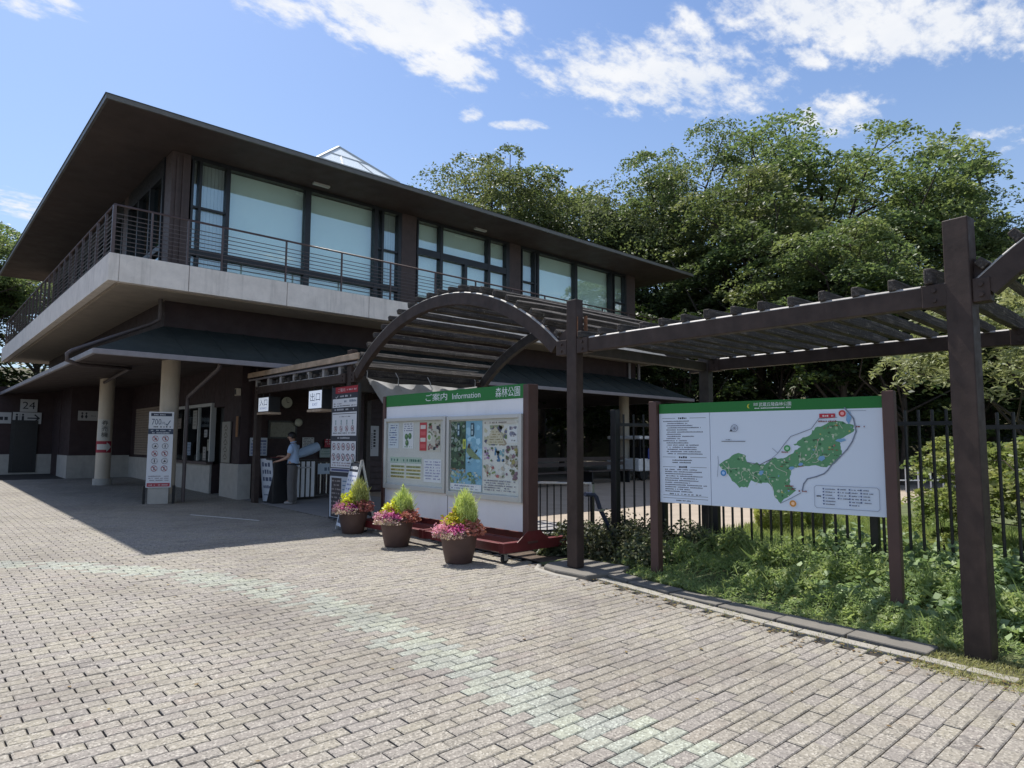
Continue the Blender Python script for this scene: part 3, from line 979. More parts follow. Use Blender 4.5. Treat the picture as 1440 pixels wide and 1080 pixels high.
    # upper walls: pillars and window units on the front
    for (a0, a1) in ((X0, 4.58), (10.31, 10.82), (14.48, 15.0), (20.64, X1)):
        part('pillar', MB().box(a0, a1, Y0 - 0.02, Y0 + 0.5, ZS - 0.02, ZR), 'pillar', B, bevel=0.01)
    for x in (4.27, 4.40): part('corner_batten', MB().box(x, x + 0.05, Y0 - 0.055, Y0 - 0.02, ZS, ZR - 0.1), 'pillar', B)
    part('upper_wall', MB().box(X1 - 0.25, X1, Y0 + 0.5, Y1, ZS, ZR).box(X0 + 0.2, X1 - 0.3, Y1 - 0.2, Y1, ZS, ZR), 'wall', B)
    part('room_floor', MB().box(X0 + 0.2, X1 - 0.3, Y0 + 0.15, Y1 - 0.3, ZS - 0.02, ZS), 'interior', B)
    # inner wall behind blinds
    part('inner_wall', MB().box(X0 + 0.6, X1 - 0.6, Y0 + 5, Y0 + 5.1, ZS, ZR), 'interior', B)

    def unit(x0, x1, narrow, mullions, mids, band=None):
        top = ZR - 0.10; sill0, sill1 = 5.86, 6.02
        fr = MB()
        fr.box(x0, x1, Y0 - 0.03, Y0 + 0.12, top, ZR - 0.004)
        for (m, wd) in mullions: fr.box(m - wd / 2, m + wd / 2, Y0 - 0.045, Y0 + 0.12, ZS, top - 0.002)
        if band is None:
            fr.box(x0 + 0.003, x1 - 0.003, Y0 - 0.035, Y0 + 0.115, sill0, sill1)
        else:
            fr.box(x0 + 0.003, x1 - 0.003, Y0 - 0.035, Y0 + 0.115, band[0], band[1])
            fr.box(mids - 0.05, mids + 0.05, Y0 - 0.04, Y0 + 0.11, ZS, band[0] - 0.002)
        w = part('window', fr, 'frame', B)
        edges = [x0] + [m for m, _ in mullions] + [x1]
        for e0, e1 in zip(edges[:-1], edges[1:]):
            if e1 - e0 < 0.12: continue
            gp = MB(); pane(gp, 'y', e0 + 0.03, e1 - 0.03, ZS + 0.02, top, 0.05)
            part('pane', gp, 'glass', w)
            isn = (e1 - e0) < 0.95
            bl = MB()
            if isn and band is None:
                x = e0 + 0.05
                while x < e1 - 0.06:
                    bl.box(x, min(x + 0.075, e1 - 0.04), Y0 + 0.17, Y0 + 0.185, ZS, top); x += 0.083
                part('slatted_blind', bl, 'vblind', w)
                part('transom', MB().box(e0 + 0.03, e1 - 0.03, Y0 - 0.02, Y0 + 0.048, 6.98, 7.03), 'frame', w)
            else:
                bl.box(e0 + 0.02, e1 - 0.02, Y0 + 0.2, Y0 + 0.21, ZS, top)
                part('roller_blind', bl, 'blind', w)
        return w
    unit(4.58, 10.31, 0, [(4.63, 0.05), (4.80, 0.06), (5.43, 0.09), (7.45, 0.15), (9.47, 0.12), (9.68, 0.07), (10.24, 0.1)], 0)
    unit(10.82, 14.48, 0, [(10.86, 0.05), (11.72, 0.1), (13.60, 0.1), (14.40, 0.14)], 12.66, (7.10, 7.30))
    unit(15.0, 20.64, 0, [(15.05, 0.05), (15.66, 0.07), (15.80, 0.09), (17.72, 0.13), (19.72, 0.1), (19.88, 0.06), (20.58, 0.1)], 0)
    # left side of the upper floor: dark glazed bays between pillars
    yy = Y0 + 0.52
    for k in range(4):
        y0 = yy + k * 3.8
        part('pillar', MB().box(X0 - 0.02, X0 + 0.4, y0 + 3.3, y0 + 3.8, ZS, ZR), 'pillar', B)
        fr = MB()
        fr.box(X0 - 0.03, X0 + 0.1, y0, y0 + 3.3, ZR - 0.45, ZR - 0.004)
        for m in (0.05, 1.1, 2.2, 3.24): fr.box(X0 - 0.04, X0 + 0.1, y0 + m - 0.045, y0 + m + 0.045, ZS, ZR - 0.452)
        fr.box(X0 - 0.035, X0 + 0.1, y0 + 0.002, y0 + 3.298, 6.0, 6.12)
        w = part('window', fr, 'frame', B)
        gp = MB(); pane(gp, 'x', y0 + 0.02, y0 + 3.28, ZS, ZR - 0.45, 0.05)
        part('pane', gp, 'glass_dark', w)
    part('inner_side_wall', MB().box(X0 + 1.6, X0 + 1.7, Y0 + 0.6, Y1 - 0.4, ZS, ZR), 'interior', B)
    # soffit lamps (unlit) above the two main windows
    for x in (7.6, 12.9): part('ceiling_lamp', MB().box(x - 0.22, x + 0.22, 15.62, 15.72, ZR - 0.05, ZR), 'alu', B)

    # ---------------- ground floor canopy
    zc0, zc1 = 3.235, 3.33; zw = 4.15
    can = MB()
    o_ = [(CX0, CY0, zc1), (CX1, CY0, zc1), (CX1, CY1, zc1), (CX0, CY1, zc1)]
    w_ = [(X0, Y0, zw), (X1, Y0, zw), (X1, Y1, zw), (X0, Y1, zw)]
    can.add(o_ + w_, [(0, 1, 5, 4), (1, 2, 6, 5), (3, 0, 4, 7)])
    part('canopy_roof', can, 'canopy', B, recalc=False)
    for i in range(1, 24):
        x = CX0 + (CX1 - CX0) * i / 24
        if X0 <= x <= X1: part('canopy_seam', MB().beam((x, CY0 + 0.03, zc1 + 0.012), (x, Y0, zw + 0.012), 0.02, 0.018), 'canopy', B)
    part('canopy_gutter', MB().box(CX0, CX1, CY0, CY0 + 0.07, zc0, zc1 + 0.012).box(CX0, CX0 + 0.07, CY0 + 0.07, CY1, zc0, zc1 + 0.012).box(CX1 - 0.07, CX1, CY0 + 0.07, CY1, zc0, zc1 + 0.012), 'gutter', B, bevel=0.012)
    zi = 3.5
    cs_ = MB()
    a_ = [(CX0 + 0.07, CY0 + 0.07, zc0 + 0.02), (CX1 - 0.07, CY0 + 0.07, zc0 + 0.02), (CX1 - 0.07, CY1, zc0 + 0.02), (CX0 + 0.07, CY1, zc0 + 0.02)]
    b_ = [(X0 + 0.6, Y0 + 0.6, zi), (X1 - 0.6, Y0 + 0.6, zi), (X1 - 0.6, Y1, zi), (X0 + 0.6, Y1, zi)]
    cs_.add(a_ + b_, [(1, 0, 4, 5), (2, 1, 5, 6), (0, 3, 7, 4), (5, 4, 7, 6)])
    part('canopy_soffit', cs_, 'soffit', B, recalc=False)
    # wall band between canopy and slab
    part('wall_band', MB().box(X0, X1, Y0, Y0 + 0.3, zi + 0.05, ZB + 0.02).box(X0, X0 + 0.3, Y0 + 0.3, Y1, zi + 0.05, ZB + 0.02).box(X1 - 0.3, X1, Y0 + 0.3, Y1, zi + 0.05, ZB + 0.02), 'wall', B)
    # rainwater pipes
    part('downpipe', MB().tube([(X0 - 0.12, Y0 - 0.12, ZB + 0.02), (X0 - 0.12, Y0 - 0.12, zw + 0.12), (X0 - 0.25, Y0 + 0.1, zw + 0.02), (CX0 - 0.05, Y0 + 0.15, zc1 + 0.13), (CX0 - 0.13, Y0 + 0.15, zc1 + 0.06), (CX0 - 0.13, Y0 + 0.15, zc0 + 0.02), (CX0 + 0.1, Y0 + 0.2, zc0 - 0.05), (X0 - 0.2, Y0 + 1.9, zi - 0.16), (4.35, 22.6, zi - 0.18)], 0.042, 10), 'pipe', B)
    part('downpipe', MB().tube([(4.95, CY0 + 0.2, zc0 + 0.02), (4.95, CY0 + 0.3, zc0 - 0.08), (4.84, 16.4, 2.62), (4.84, 16.42, 2.45), (4.84, 16.42, gz(16) + 0.02)], 0.042, 10), 'pipe', B)
    part('downpipe', MB().tube([(20.7, Y0 - 0.08, ZB), (20.7, Y0 - 0.08, zw - 0.1)], 0.06, 8).tube([(21.3, Y0 - 0.08, ZB), (21.3, Y0 - 0.08, zw - 0.1)], 0.06, 8), 'gutter', B)
    # round columns
    for (cx, cy) in ((4.55, 16.75), (4.5, 22.95), (4.5, 29.2), (21.15, 16.65), (21.15, 23.0), (15.4, 16.65)):
        z0 = gz(cy)
        top = zi - 0.02
        c = part('column', MB().tube([(cx, cy, z0), (cx, cy, top)], 0.20, 20), 'cream', B)
        part('column_base', MB().tube([(cx, cy, z0), (cx, cy, z0 + 0.19)], 0.25, 20), 'dado', c)
    # ticket office block, its left wall with dado, counter window, doorway
    xo = 6.1; zd = 1.06; gf = gz(20)
    part('office_wall', MB().box(xo, xo + 0.2, 22.0, 26.9, 0.2, zi + 0.05).box(xo, xo + 0.2, 16.5, 17.65, 0.2, zi + 0.05)
         .box(xo, xo + 0.2, 18.41, 22.0, 2.62, zi + 0.05).box(xo, xo + 0.2, 17.66, 18.40, 2.5, zi + 0.05).box(xo, xo + 0.2, 18.41, 22.0, 0.2, 1.0)
         .box(4.24, xo, 26.9, 27.1, 0.3, zi + 0.05).box(4.24, 4.44, 27.1, 28.75, 0.3, zi + 0.05).box(4.22, 4.45, 28.753, 30.249, 0.3, zi + 0.05).box(-2.0, 6.5, 30.25, 30.45, 0.3, zi + 0.05), 'wall', B)
    part('dado', MB().box(xo - 0.05, xo - 0.002, 18.41, 26.88, gf - 0.1, zd).box(xo - 0.05, xo - 0.002, 16.45, 17.65, gf - 0.1, zd)
         .box(4.19, xo - 0.052, 26.85, 26.898, gf - 0.1, zd + 0.05).box(4.19, 4.238, 26.9, 28.75, gf - 0.1, zd + 0.05).box(-2.0, 4.25, 30.2, 30.248, gf - 0.1, zd + 0.05)
         .box(6.05, 6.36, 16.42, 16.448, gf - 0.1, zd), 'dado', B)
    part('counter_sill', MB().box(xo - 0.16, xo + 0.02, 18.38, 22.03, 1.0, 1.075), 'pillar', B, bevel=0.01)
    w = part('ticket_window', MB().box(xo - 0.07, xo + 0.06, 18.41, 18.49, 1.08, 2.62).box(xo - 0.07, xo + 0.06, 21.92, 22.0, 1.08, 2.62).box(xo - 0.07, xo + 0.06, 18.49, 21.92, 2.54, 2.62)
             .box(xo - 0.03, xo + 0.04, 19.55, 19.6, 1.08, 2.54).box(xo - 0.03, xo + 0.04, 20.75, 20.8, 1.08, 2.54), 'alu', B)
    part('pane', MB().box(xo + 0.0, xo + 0.01, 18.49, 21.92, 1.08, 2.54), 'glass_clear', w)
    part('office_interior', MB().box(xo + 1.6, xo + 1.65, 16.8, 30.0, 0.1, 3.5).box(xo + 0.25, xo + 1.6, 29.9, 30.0, 0.1, 3.5).box(xo + 0.25, xo + 1.6, 16.8, 29.9, 0.25, 0.3), 'office_shade', B)
    sh = part('roller_shutter', MB().box(xo - 0.05, xo + 0.0, 22.9, 22.98, 1.15, 2.72), 'shutter', B)
    z = 1.15
    while z < 2.70:
        part('shutter_slat', MB().box(xo - 0.045, xo - 0.01, 22.98, 26.2, z, z + 0.075), 'shutter', sh, bevel=0.012); z += 0.083
    part('doorway_shade', MB().box(xo + 0.35, xo + 0.4, 17.3, 18.9, 0.2, 2.6), 'black', B)  # black sheet set in for the shade inside the doorway
    # steel door in the far left wall
    d = part('side_door', MB().box(2.95, 3.75, 30.17, 30.2, 0.45, 2.35), 'frame', B)
    part('door_panel', MB().box(3.05, 3.65, 30.15, 30.168, 0.5, 2.3), 'black', d)
    # front wall of the office, clad in horizontal boards, behind the gate
    yb = 16.5
    part('front_wall', MB().box(xo + 0.2, 14.2, yb + 0.04, yb + 0.2, 0.2, zi + 0.05).box(14.0, 14.2, yb + 0.2, 26, 0.2, zi + 0.05), 'wall', B)
    z = 0.28
    while z < zi - 0.1:
        part('siding_board', MB().add([(xo + 0.28, yb, z), (14.2, yb, z), (14.2, yb + 0.03, z + 0.165), (xo + 0.28, yb + 0.03, z + 0.165), (xo + 0.28, yb + 0.04, z), (14.2, yb + 0.04, z), (14.2, yb + 0.04, z + 0.165), (xo + 0.28, yb + 0.04, z + 0.165)],
                                      [(0, 1, 2, 3), (7, 6, 5, 4), (4, 5, 1, 0), (3, 2, 6, 7), (0, 3, 7, 4), (1, 5, 6, 2)]), 'siding', B)
        z += 0.165
    wf = part('office_window', MB().box(6.78, 7.52, yb - 0.03, yb + 0.02, 1.68, 2.14), 'frame', B)
    part('pane', MB().box(6.83, 7.47, yb - 0.04, yb - 0.031, 1.73, 2.09), simple('painted dim pane', (0.16, 0.155, 0.12), 0.3), wf)  # opaque pane, the dim light inside painted into its colour
    part('corner_post', MB().box(8.66, 8.74, yb - 0.05, yb - 0.002, 0.2, zi), 'pillar', B)
    # open hall under the right half: low dark parapet and back wall
    part('hall_parapet', MB().box(14.6, 21.0, 26.0, 26.15, 0.3, 1.2), 'wall', B)
    return B


BUILDING = build_building()

# =================================================================== TRELLIS (PERGOLA)
FX, BX = 6.10, 9.0
YA, YB_, YC, YD = 1.45, 5.52, 11.1, 15.5     # post lines, near to far
ZBM = (2.70, 2.86)


def build_pergola():
    T = thing('pergola', 'long brown steel trellis with timber rafters, flat bays and round arched bays', 'pergola', (FX, YB_, gz(YB_)))
    rng = rs(21)

    def post(x, y, rot, z0, z1, mat='steel', w=0.165, d=0.125):
        c, s = math.cos(rot), math.sin(rot)
        pts = []
        for a, b in ((-d / 2, -w / 2), (d / 2, -w / 2), (d / 2, w / 2), (-d / 2, w / 2)):
            pts.append((x + a * c - b * s, y + a * s + b * c, z0))
        return part('post', MB().prism(pts, (0, 0, z1 - z0)), mat, T, bevel=0.008)
    post(FX - 0.04, YA, R(-7), 0.0, 3.37, w=0.18, d=0.14)
    post(FX - 0.04, YB_, R(-2), 0.13, 3.36)
    post(FX, YC, 0, gz(YC), 3.3); post(FX + 0.02, YD, 0, gz(YD), 3.3)
    for y in (YA, YB_, YC, YD): post(BX, y, 0, gz(y), 3.0, 'steel_old')
    post(FX, -4.15, 0, -0.05, 3.3); post(BX, -4.15, 0, -0.05, 3.0, 'steel_old')

    def bracket(x, y, sgn):
        """bolted splice plate next to a post"""
        y0, y1 = sorted((y + sgn * 0.085, y + sgn * (0.20 if (sgn < 0 and y < 2) else 0.26)))
        b = part('bracket', MB().box(x - 0.062, x + 0.062, y0, y1, ZBM[0] - 0.012, ZBM[1] + 0.012), 'steel', T, bevel=0.006)
        for z in (ZBM[0] + 0.04, ZBM[1] - 0.04):
            part('bolt', MB().tube([(x - 0.078, (y0 + y1) / 2, z), (x - 0.06, (y0 + y1) / 2, z)], 0.018, 8), 'steel', b)
        return b
    flats = ((YA, YB_), (YC, YD))
    for x in (FX - 0.04, BX):
        for (a, b) in flats:
            part('beam', MB().box(x - 0.05, x + 0.05, a + 0.08, b - 0.08, *ZBM), 'steel', T, bevel=0.006)
            part('bright_edge', MB().prism([(x - 0.052, a + 0.27, ZBM[1] - 0.004), (x - 0.052, a + 0.27, ZBM[1] + 0.002), (x - 0.030, a + 0.27, ZBM[1] + 0.018), (x - 0.026, a + 0.27, ZBM[1] + 0.002)], (0, b - a - 0.54, 0)), 'cap', T)  # pale strip added for the bright line along the beam's top edge
        for (y, sg) in ((YA, 1), (YA, -1), (YB_, -1), (YB_, 1), (YC, -1), (YC, 1), (YD, -1)): bracket(x, y, sg)
    # thin gusset web standing on the splice beside the tall posts
    for (y, sg) in ((YA, -1), (YB_, 1)):
        part('gusset', MB().prism([(FX - 0.045, y + sg * 0.09, ZBM[1]), (FX - 0.045, y + sg * 0.40, ZBM[1] + 0.0), (FX - 0.045, y + sg * 0.09, ZBM[1] + 0.18)], (0.012, 0, 0)), 'steel', T)
    part('rust_plate', MB().box(FX + 0.035, FX + 0.05, YB_ - 0.13, YB_ - 0.085, 2.87, 3.16).box(FX - 0.09, FX - 0.078, YB_ - 0.09, YB_ - 0.075, 2.9, 3.14), 'rust', T)

    def arch(x, yc, mat):
        hs, ro, dp = 2.56, 3.78, 0.17
        zc = 3.86 - ro
        a0 = math.asin(hs / ro)
        mb = MB(); n = 26; v = []; f = []
        for i in range(n + 1):
            a = -a0 + 2 * a0 * i / n
            for rr in (ro, ro - dp):
                for dx in (-0.05, 0.05): v.append((x + dx, yc + rr * math.sin(a), zc + rr * math.cos(a)))
        for i in range(n):
            b = 4 * i
            f += [(b, b + 1, b + 5, b + 4), (b + 2, b + 6, b + 7, b + 3), (b, b + 4, b + 6, b + 2), (b + 1, b + 3, b + 7, b + 5)]
        f += [(0, 2, 3, 1), (4 * n, 4 * n + 1, 4 * n + 3, 4 * n + 2)]
        mb.add(v, f)
        o = part('arch_beam', mb, mat, T)
        cv = []; cf = []
        for i in range(n + 1):
            a = -a0 + 2 * a0 * i / n
            for (rr, dx) in ((ro - 0.004, -0.053), (ro + 0.003, -0.053), (ro + 0.016, -0.032), (ro + 0.002, -0.028)): cv.append((x + dx, yc + rr * math.sin(a), zc + rr * math.cos(a)))
        for i in range(n):
            b = 4 * i
            for k in range(4): cf.append((b + k, b + (k + 1) % 4, b + 4 + (k + 1) % 4, b + 4 + k))
        part('bright_edge', MB().add(cv, cf), 'cap', T)  # same pale strip added round the arch for its bright edge
        for sg in (-1, 1):
            y0 = yc + sg * hs; y1 = yc + sg * (hs + 0.12)
            part('beam', MB().box(x - 0.051, x + 0.051, min(y0, y1) - 0.02, max(y0, y1) + 0.02, ZBM[0], ZBM[1] - 0.002), mat, T)
        return a0, ro, zc
    YM1, YM2 = 8.32, -1.22
    for yc in (YM1, YM2):
        a0, ro, zc = arch(FX - 0.04, yc, 'steel'); arch(BX, yc, 'steel_old')
        na = 21
        for i in range(na):
            a = -a0 + 0.03 + (2 * a0 - 0.06) * i / (na - 1)
            if yc < 0 and a < 0.0: continue
            rr = ro + 0.068
            y = yc + rr * math.sin(a) + rng.normal(0, 0.006); z = zc + rr * math.cos(a)
            rafter(T, rng, y, z, a)
    for (p, q) in flats:
        n = int(round((q - p - 0.3) / 0.293))
        for i in range(n + 1):
            y = p + 0.2 + (q - p - 0.36) * i / n + rng.normal(0, 0.008)
            rafter(T, rng, y, ZBM[1] + 0.055, 0.0, tall=(i == 0 and p == YA), pale=(p == YC))
    # cross beams tying the post pairs
    for y, dz in ((YB_, 0.0), (YC, -0.16)): part('cross_beam', MB().box(FX + 0.06, BX - 0.06, y - 0.05, y + 0.05, ZBM[0] + dz, ZBM[1] - 0.03), 'steel_old', T, bevel=0.006)
    # roofing sheet with a tan edge board over the far flat bay
    part('roof_sheet', MB().add([(FX - 0.1, YC + 0.1, 3.13), (BX + 0.2, YC + 0.1, 3.13), (BX + 0.2, YD + 0.3, 3.13), (FX - 0.1, YD + 0.3, 3.13), (FX - 0.1, YC + 0.1, 3.145), (BX + 0.2, YC + 0.1, 3.145), (BX + 0.2, YD + 0.3, 3.145), (FX - 0.1, YD + 0.3, 3.145)],
                                [(3, 2, 1, 0), (4, 5, 6, 7), (0, 1, 5, 4), (1, 2, 6, 5), (2, 3, 7, 6), (3, 0, 4, 7)]), 'poly', T)
    part('edge_board', MB().box(FX - 0.14, FX - 0.102, YC - 0.45, YD + 0.3, 3.09, 3.20), 'tan', T, bevel=0.004)
    part('edge_strip', MB().box(FX - 0.13, FX - 0.095, YC - 0.4, YD + 0.25, 3.015, 3.05), 'gutter', T)
    for i in range(7):
        y = YC + 0.3 + i * 0.66
        part('spacer_block', MB().box(FX - 0.10, FX - 0.02, y - 0.045, y + 0.045, 2.862, 3.014), 'blockwood', T, bevel=0.006)
    return T


def rafter(T, rng, y, z, a, tall=False, pale=False):
    """weathered timber across the trellis, ragged at its ends"""
    w, h = 0.078 + rng.normal(0, 0.004), 0.105 + rng.normal(0, 0.006)
    if tall: h = 0.16; z += 0.03
    xs = np.linspace(FX - 0.105 + rng.normal(0, 0.012), BX + 0.28 + rng.normal(0, 0.03), 9)
    ca, sa = math.cos(a), math.sin(a)
    v = []; f = []
    tw = rng.normal(0, 0.03)
    for i, x in enumerate(xs):
        k = (0.82 if i in (0, 8) else 1.0) + rng.normal(0, 0.03)
        jy, jz = rng.normal(0, 0.003), rng.normal(0, 0.003)
        for (b, c) in ((-1, -1), (1, -1), (1, 1), (-1, 1)):
            dy = b * w / 2 * (k + rng.normal(0, 0.02)) + jy; dz = c * h / 2 * (k + rng.normal(0, 0.02)) + jz
            # rotate with the arch: tangent along (ca, -sa), normal (sa, ca)
            v.append((x, y + dy * ca + dz * sa, z - dy * sa + dz * ca))
    for i in range(8):
        o = 4 * i
        for k in range(4): f.append((o + k, o + (k + 1) % 4, o + 4 + (k + 1) % 4, o + 4 + k))
    f += [(3, 2, 1, 0), (32, 33, 34, 35)]
    return part('rafter', MB().add(v, f), 'wood', T, bevel=0.01)


build_pergola()


# =================================================================== INFORMATION BOARD ON CASTORS
def build_info_board():
    x = 6.10; ya, yb = 6.46, 9.88
    g = gz(8)
    B = thing('information_board', 'long white notice board with a green header on a red wheeled frame', 'notice board', (x, 8.17, g))
    part('panel', MB().box(x, x + 0.10, ya, yb, 0.44, 2.20), 'board_white', B, bevel=0.005)
    for y0, y1 in ((ya - 0.11, ya - 0.002), (yb + 0.002, yb + 0.075)):
        part('post', MB().box(x - 0.03, x + 0.15, y0, y1, g + 0.2, 2.38), 'sign_post', B, bevel=0.008)
    hd = Sheet(yb - ya, 0.19, GREEN, 0.11)
    W = yb - ya
    hd.text('ご案内', 1.16, 0.045, 0.115, WHITE, width=0.56)
    hd.text('Information', 1.85, 0.05, 0.085, WHITE, width=0.66)
    hd.text('森林公園', 2.84, 0.03, 0.135, WHITE, width=0.50)
    hd.build('header', B, (x - 0.006, yb, 2.20), (0, -1, 0), (0, 0, 1))
    # three faint joints in the white panel
    for y in (8.12,): part('panel_joint', MB().box(x - 0.004, x - 0.001, y - 0.006, y + 0.006, 0.44, 0.84), 'gutter', B)
    # two glazed display cases
    for (y0, y1, z0, z1, seed) in ((8.13, 9.845, 0.845, 2.0, 1), (6.455, 8.09, 0.82, 1.99, 2)):
        fr = 0.055; xo = x - 0.065
        cs = part('display_case', MB().box(xo, x - 0.001, y0, y0 + fr, z0, z1).box(xo, x - 0.001, y1 - fr, y1, z0, z1)
                  .box(xo, x - 0.001, y0 + fr, y1 - fr, z1 - fr, z1).box(xo, x - 0.001, y0 + fr, y1 - fr, z0, z0 + fr + 0.02), 'alu', B, bevel=0.006)
        part('pinboard', MB().box(x - 0.02, x - 0.002, y0 + fr, y1 - fr, z0 + fr, z1 - fr), 'case_back', cs)
        part('case_glass', MB().box(x - 0.05, x - 0.046, y0 + fr, y1 - fr, z0 + fr, z1 - fr), 'glass_clear', cs)
        rng = rs(seed)
        xp = x - 0.024
        def put(sh, u, v):     # u, v from the upper left corner of the glass
            sh.build('poster', cs, (xp, y1 - fr - u, z1 - fr - v - sh.h), (0, -1, 0), (0, 0, 1))
        if seed == 1:
            s = Sheet(0.32, 0.42, (0.62, 0.66, 0.72), 0.002)
            for i in range(9): s.scribble(rng, 0.03, 0.29 - 0.02 * (i % 3), 0.37 - 0.04 * i, 0.02, (0.10, 0.13, 0.25))
            for i in range(3): s.rect(0.10, 0.33 - 0.08 * i, 0.20, 0.348 - 0.08 * i, (0.10, 0.16, 0.45))
            put(s, 0.02, 0.02)
            s = Sheet(0.30, 0.42, (0.70, 0.70, 0.74), 0.002)
            for i in range(4): s.scribble(rng, 0.03, 0.27, 0.385 - 0.035 * i, 0.018, (0.12, 0.12, 0.25))
            for (a, b) in ((0.10, 0.19), (0.2, 0.20), (0.12, 0.09)): s.up().circ(a, b, 0.05, (0.06, 0.16, 0.07)); s.up().circ(a - 0.01, b + 0.012, 0.02, (0.20, 0.32, 0.14))
            s.scribble(rng, 0.04, 0.26, 0.02, 0.016, (0.1, 0.3, 0.1)); put(s, 0.47, 0.02)
            s = Sheet(0.56, 0.46, (0.55, 0.52, 0.46), 0.002)
            s.mosaic(rng, 0.24, 0.02, 0.55, 0.44, [(0.10, 0.14, 0.06), (0.30, 0.10, 0.12), (0.2, 0.24, 0.12), (0.36, 0.3, 0.25), (0.03, 0.03, 0.05)], 46, 0.02, 0.06)
            s.up().rect(0.01, 0.01, 0.2, 0.45, (0.50, 0.04, 0.06))
            s.up()
            for i in range(4): s.rect(0.03, 0.05 + 0.1 * i, 0.17, 0.11 + 0.1 * i, (0.70, 0.62, 0.6) if i % 2 else (0.62, 0.10, 0.12))
            s.up().circ(0.27, 0.22, 0.07, (0.68, 0.66, 0.6)); s.up().circ(0.27, 0.22, 0.04, (0.2, 0.36, 0.12)); put(s, 0.94, 0.02)
            for k in range(2):
                s = Sheet(0.45, 0.35, (0.70, 0.70, 0.66), 0.002)
                s.rect(0.0, 0.25, 0.45, 0.35, (0.42, 0.52, 0.44)); s.up().scribble(rng, 0.03, 0.42, 0.28, 0.045, (0.05, 0.16, 0.12))
                for i in range(4): s.up().rect(0.02, 0.18 - 0.055 * i, 0.43, 0.215 - 0.055 * i, (0.5, 0.42, 0.16) if i % 2 else (0.36, 0.4, 0.2)); s.up().scribble(rng, 0.03, 0.4, 0.187 - 0.055 * i, 0.022, (0.16, 0.13, 0.05))
                put(s, 0.10 + 0.46 * k, 0.58)
            s = Sheet(0.46, 0.35, (0.70, 0.71, 0.76), 0.002)
            for i in range(7): s.scribble(rng, 0.03, 0.22, 0.30 - 0.043 * i, 0.022, (0.22, 0.22, 0.42)); s.scribble(rng, 0.25, 0.43, 0.30 - 0.043 * i, 0.022, (0.22, 0.22, 0.42))
            put(s, 1.07, 0.60)
        else:
            s = Sheet(0.72, 1.0, (0.20, 0.42, 0.58), 0.002)
            s.mosaic(rng, 0.36, 0.32, 0.72, 0.98, [(0.26, 0.50, 0.66), (0.34, 0.56, 0.70), (0.18, 0.38, 0.52)], 26, 0.05, 0.12)
            s.up().rect(0.0, 0.30, 0.35, 1.0, (0.035, 0.08, 0.05))
            s.mosaic(rng, 0.0, 0.32, 0.35, 0.99, [(0.03, 0.07, 0.04), (0.10, 0.18, 0.10), (0.22, 0.3, 0.22), (0.02, 0.03, 0.03), (0.3, 0.36, 0.34)], 90, 0.02, 0.06)
            s.up().mosaic(rng, 0.0, 0.24, 0.35, 0.32, [(0.25, 0.16, 0.10), (0.36, 0.32, 0.28), (0.12, 0.1, 0.08)], 16, 0.02, 0.05)
            s.up().mosaic(rng, 0.0, 0.10, 0.70, 0.27, [(0.25, 0.34, 0.12), (0.10, 0.2, 0.14), (0.34, 0.44, 0.30), (0.16, 0.28, 0.34), (0.5, 0.55, 0.5)], 60, 0.02, 0.05)
            # a boat shape on the water and the vertical title boxes
            s.up().poly([(0.37, 0.56), (0.44, 0.50), (0.54, 0.46), (0.70, 0.45), (0.56, 0.55), (0.46, 0.62), (0.41, 0.65)], (0.20, 0.26, 0.14))
            s.up().poly([(0.40, 0.62), (0.43, 0.68), (0.46, 0.66), (0.45, 0.60)], (0.05, 0.03, 0.03))
            for (a, b) in ((0.15, 0.78), (0.47, 0.78)): s.up().rect(a, b, a + 0.07, b + 0.19, (0.02, 0.06, 0.10)); s.up().rect(a + 0.018, b + 0.02, a + 0.052, b + 0.08, (0.42, 0.56, 0.62)); s.rect(a + 0.018, b + 0.1, a + 0.052, b + 0.165, (0.42, 0.56, 0.62))
            s.up().rect(0.29, 0.60, 0.36, 0.74, (0.52, 0.58, 0.10)); s.up().rect(0.31, 0.63, 0.34, 0.71, (0.15, 0.2, 0.05))
            s.up().rect(0, 0, 0.72, 0.095, (0.70, 0.72, 0.76)); s.up().scribble(rng, 0.03, 0.6, 0.055, 0.022, (0.12, 0.14, 0.3)); s.scribble(rng, 0.03, 0.66, 0.02, 0.018, (0.12, 0.14, 0.3))
            put(s, 0.015, 0.02)
            s = Sheet(0.74, 1.02, (0.66, 0.65, 0.62), 0.002)
            cols = [(0.12, 0.2, 0.08), (0.30, 0.34, 0.22), (0.4, 0.32, 0.24), (0.12, 0.12, 0.2), (0.45, 0.42, 0.3)]
            s.mosaic(rng, 0.02, 0.66, 0.50, 0.94, cols, 40, 0.03, 0.08)
            s.up().poly([(0.06, 0.68), (0.14, 0.82), (0.26, 0.92), (0.38, 0.82), (0.46, 0.68)], (0.55, 0.50, 0.38))
            for i in range(5): s.up().scribble(rng, 0.12 + 0.02 * i, 0.42 - 0.02 * i, 0.70 + 0.035 * i, 0.018, (0.25, 0.2, 0.1))
            s.up().rect(0.53, 0.70, 0.71, 0.93, (0.68, 0.68, 0.7)); s.mosaic(rng, 0.55, 0.78, 0.70, 0.92, [(0.2, 0.2, 0.28), (0.35, 0.3, 0.34)], 14, 0.02, 0.05); s.scribble(rng, 0.55, 0.7, 0.72, 0.02, INK)
            s.up().mosaic(rng, 0.02, 0.44, 0.22, 0.64, [(0.35, 0.2, 0.4), (0.12, 0.2, 0.08), (0.5, 0.4, 0.5)], 26, 0.02, 0.05)
            s.up().mosaic(rng, 0.25, 0.44, 0.45, 0.64, [(0.05, 0.16, 0.34), (0.2, 0.36, 0.42), (0.5, 0.52, 0.5)], 20, 0.03, 0.06)
